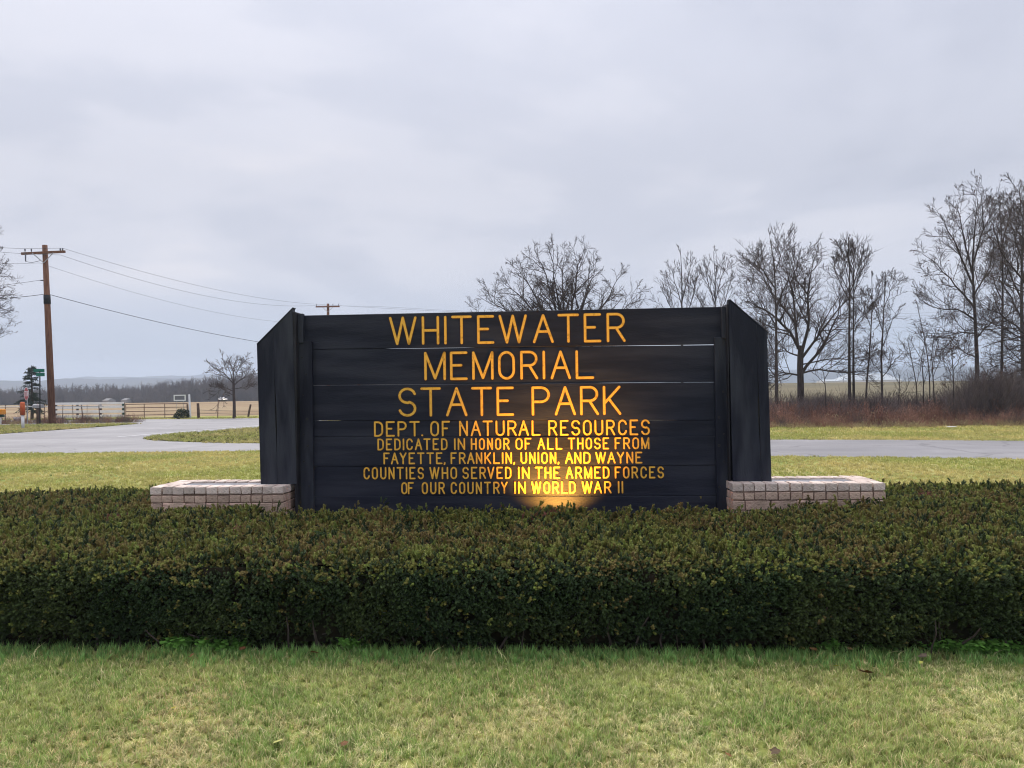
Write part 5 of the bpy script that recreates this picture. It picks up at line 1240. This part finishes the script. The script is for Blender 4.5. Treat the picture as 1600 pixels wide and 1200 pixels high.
# conifer, thin and open
cf = A(50, 655, 48.8); con = thing('conifer_tree', (cf.x, 48.8, 0), 'scraggly dark conifer behind the street sign at the left', 'tree'); HT = zat(571, 48.8, 50)
link('trunk', strands_mesh('trunk', [(np.array([[[0, 0, -.1], [.03, 0, HT * .4], [0, 0, HT * .75], [0, 0, HT]]]), np.array([[.10, .07, .035, .012]]), 8)], [M['bark']]), con)
g = np.random.default_rng(12); br = []; brr = []; nd = []; ndr = []
for k in range(120):
    z_ = .35 + (HT - .45) * (k / 120) ** .9; a_ = g.uniform(0, 6.28); rl = (1.05 * (1 - (z_ / HT)) ** .75 + .10) * g.uniform(.55, 1.15); sec = g.random()
    if .45 < z_ / HT < .9 and sec < .45: continue
    P0 = np.array([0, 0, z_]); dd_ = np.array([math.cos(a_), math.sin(a_), 0]); Q = np.array([P0 + dd_ * rl * t_ + np.array([0, 0, .12 * t_ * rl * 2 - .28 * t_ * t_ * rl]) for t_ in np.linspace(0, 1, 5)])
    br.append(Q); brr.append(np.linspace(.014, .007, 5))
    for m_ in range(36):
        t_ = g.uniform(.12, 1); i_ = min(3, int(t_ * 4)); c_ = Q[i_] + (Q[i_ + 1] - Q[i_]) * (t_ * 4 - i_); d_ = g.normal(0, 1, 3) * .6 + dd_ * .6 + np.array([0, 0, -.25]); d_ /= np.linalg.norm(d_); l_ = g.uniform(.06, .13)
        nd.append(np.array([c_, c_ + d_ * l_ * .5, c_ + d_ * l_, c_ + d_ * l_ * 1.2])); ndr.append(np.array([.010, .013, .010, .003]))
link('branches', strands_mesh('branches', [(np.array(br), np.array(brr), 4)], [M['bark']]), con)
tag(link('needles', strands_mesh('needles', [(np.array(nd), np.array(ndr), 3)], [M['conifer']]), con), kind='stuff')

# ------------------------------------------------------------------ far buildings and vehicle
def hip_barn(px0, px1, py_e, py_r, Y, label, ratio=.16, wallm=None, roofm=None):
    a_ = A(px0, py_e, Y); b_ = A(px1, py_e, Y); ze = (a_.z + b_.z) / 2; zr_ = A((px0 + px1) / 2, py_r, Y).z; cxm = (a_.x + b_.x) / 2; hw_ = (b_.x - a_.x) / 2; zg = float(T(cxm, Y)) - .1; D_ = 12 if Y > 300 else 5
    o = thing('barn', (cxm, Y, 0), label, 'barn')
    MB().box((-hw_ * .98, 0, zg), (hw_ * .98, D_, ze)).build('wall', [wallm or M['white']], o)
    i_ = hw_ * 2 * ratio; vs = [(-hw_, -.4, ze + .01), (hw_, -.4, ze + .01), (hw_, D_ + .4, ze + .01), (-hw_, D_ + .4, ze + .01), (-hw_ + i_, D_ / 2, zr_), (hw_ - i_, D_ / 2, zr_)]
    MB().add(vs, [(0, 1, 5, 4), (2, 3, 4, 5), (1, 2, 5), (3, 0, 4), (3, 2, 1, 0)]).build('roof', [roofm or M['roofpale']], o)
M['dull'] = mat('dull_siding', (.30, .28, .26), rough=.9); M['dull2'] = mat('dull_shingles', (.22, .21, .21), rough=.9)
M['roofpale'] = mat('pale_metal_roof', (.42, .46, .50), (.48, .52, .55), scale=.2, rough=.4)
hip_barn(1312, 1410, 594, 583.5, 430, 'long low barn with a pale metal roof far off between the right-hand trees', .2)
hip_barn(1290, 1312, 595.5, 592.8, 400, 'small white shed left of the long far barn', .1)
hip_barn(160, 169, 626, 622.5, 262, 'faint pale house at the edge of the far woods, nearer the utility pole', .1, M['dull'], roofm=M['dull2'])
hip_barn(189, 198, 625.5, 622, 262, 'faint pale house at the edge of the far woods, above the board fence', .1, M['dull'], roofm=M['dull2'])
vh = A(348, 628, 122); car = thing('utility_vehicle', (vh.x, 122, float(T(vh.x, 122))), 'tiny white vehicle with lit headlights far off at the edge of the field', 'vehicle'); car.scale = (.62, .62, .62)
MB().bbox((-.9, -.8, .35), (.9, .8, .75), .08).build('body', [M['whiteclean']], car)
MB().bbox((-.55, -.7, .752), (.25, .7, 1.1), .1).build('cab', [M['whiteclean']], car)
MB().box((-.5, -.712, .80), (.2, -.702, 1.0)).build('side_window', [M['black']], car)
hl = bpy.data.materials.new('lit_headlight'); hl.use_nodes = True; hb = hl.node_tree.nodes['Principled BSDF']; hb.inputs['Emission Color'].default_value = (1, .8, .4, 1); hb.inputs['Emission Strength'].default_value = 2.5
for dx in (.5, .78): MB().tube([(dx, -.8, .55), (dx, -.84, .55)], .1, 10).build('headlight', [hl], car)
for dx in (-.55, .55):
    for dy in (-.7, .7): MB().tube([(dx, dy - .08, .30), (dx, dy + .08, .30)], .30, 12).build('wheel', [M['black']], car)
# pale litter on the far lawn
lt = G(1487, 669); o = MB().bbox((-.16, -.05, 0), (.16, .05, .035), .012).build('white_litter', [M['whiteclean']]); o.location = (lt.x, lt.y, .03); tag(o, 'scrap of white litter lying at the front edge of the brush', 'litter')

# ------------------------------------------------------------------ haze
hz_ = bpy.data.materials.new('haze_air'); hz_.use_nodes = True; ht = hz_.node_tree; ht.nodes.clear()
hv = N(ht, 'ShaderNodeVolumePrincipled'); hv.inputs['Color'].default_value = (.70, .82, 1.0, 1); hv.inputs['Density'].default_value = .00055; hv.inputs['Anisotropy'].default_value = 0
hoo = N(ht, 'ShaderNodeOutputMaterial'); ht.links.new(hv.outputs[0], hoo.inputs['Volume'])
o = MB().box((-4100, -80, -22), (4100, 5600, 70)).build('haze', [hz_]); tag(o, kind='stuff')
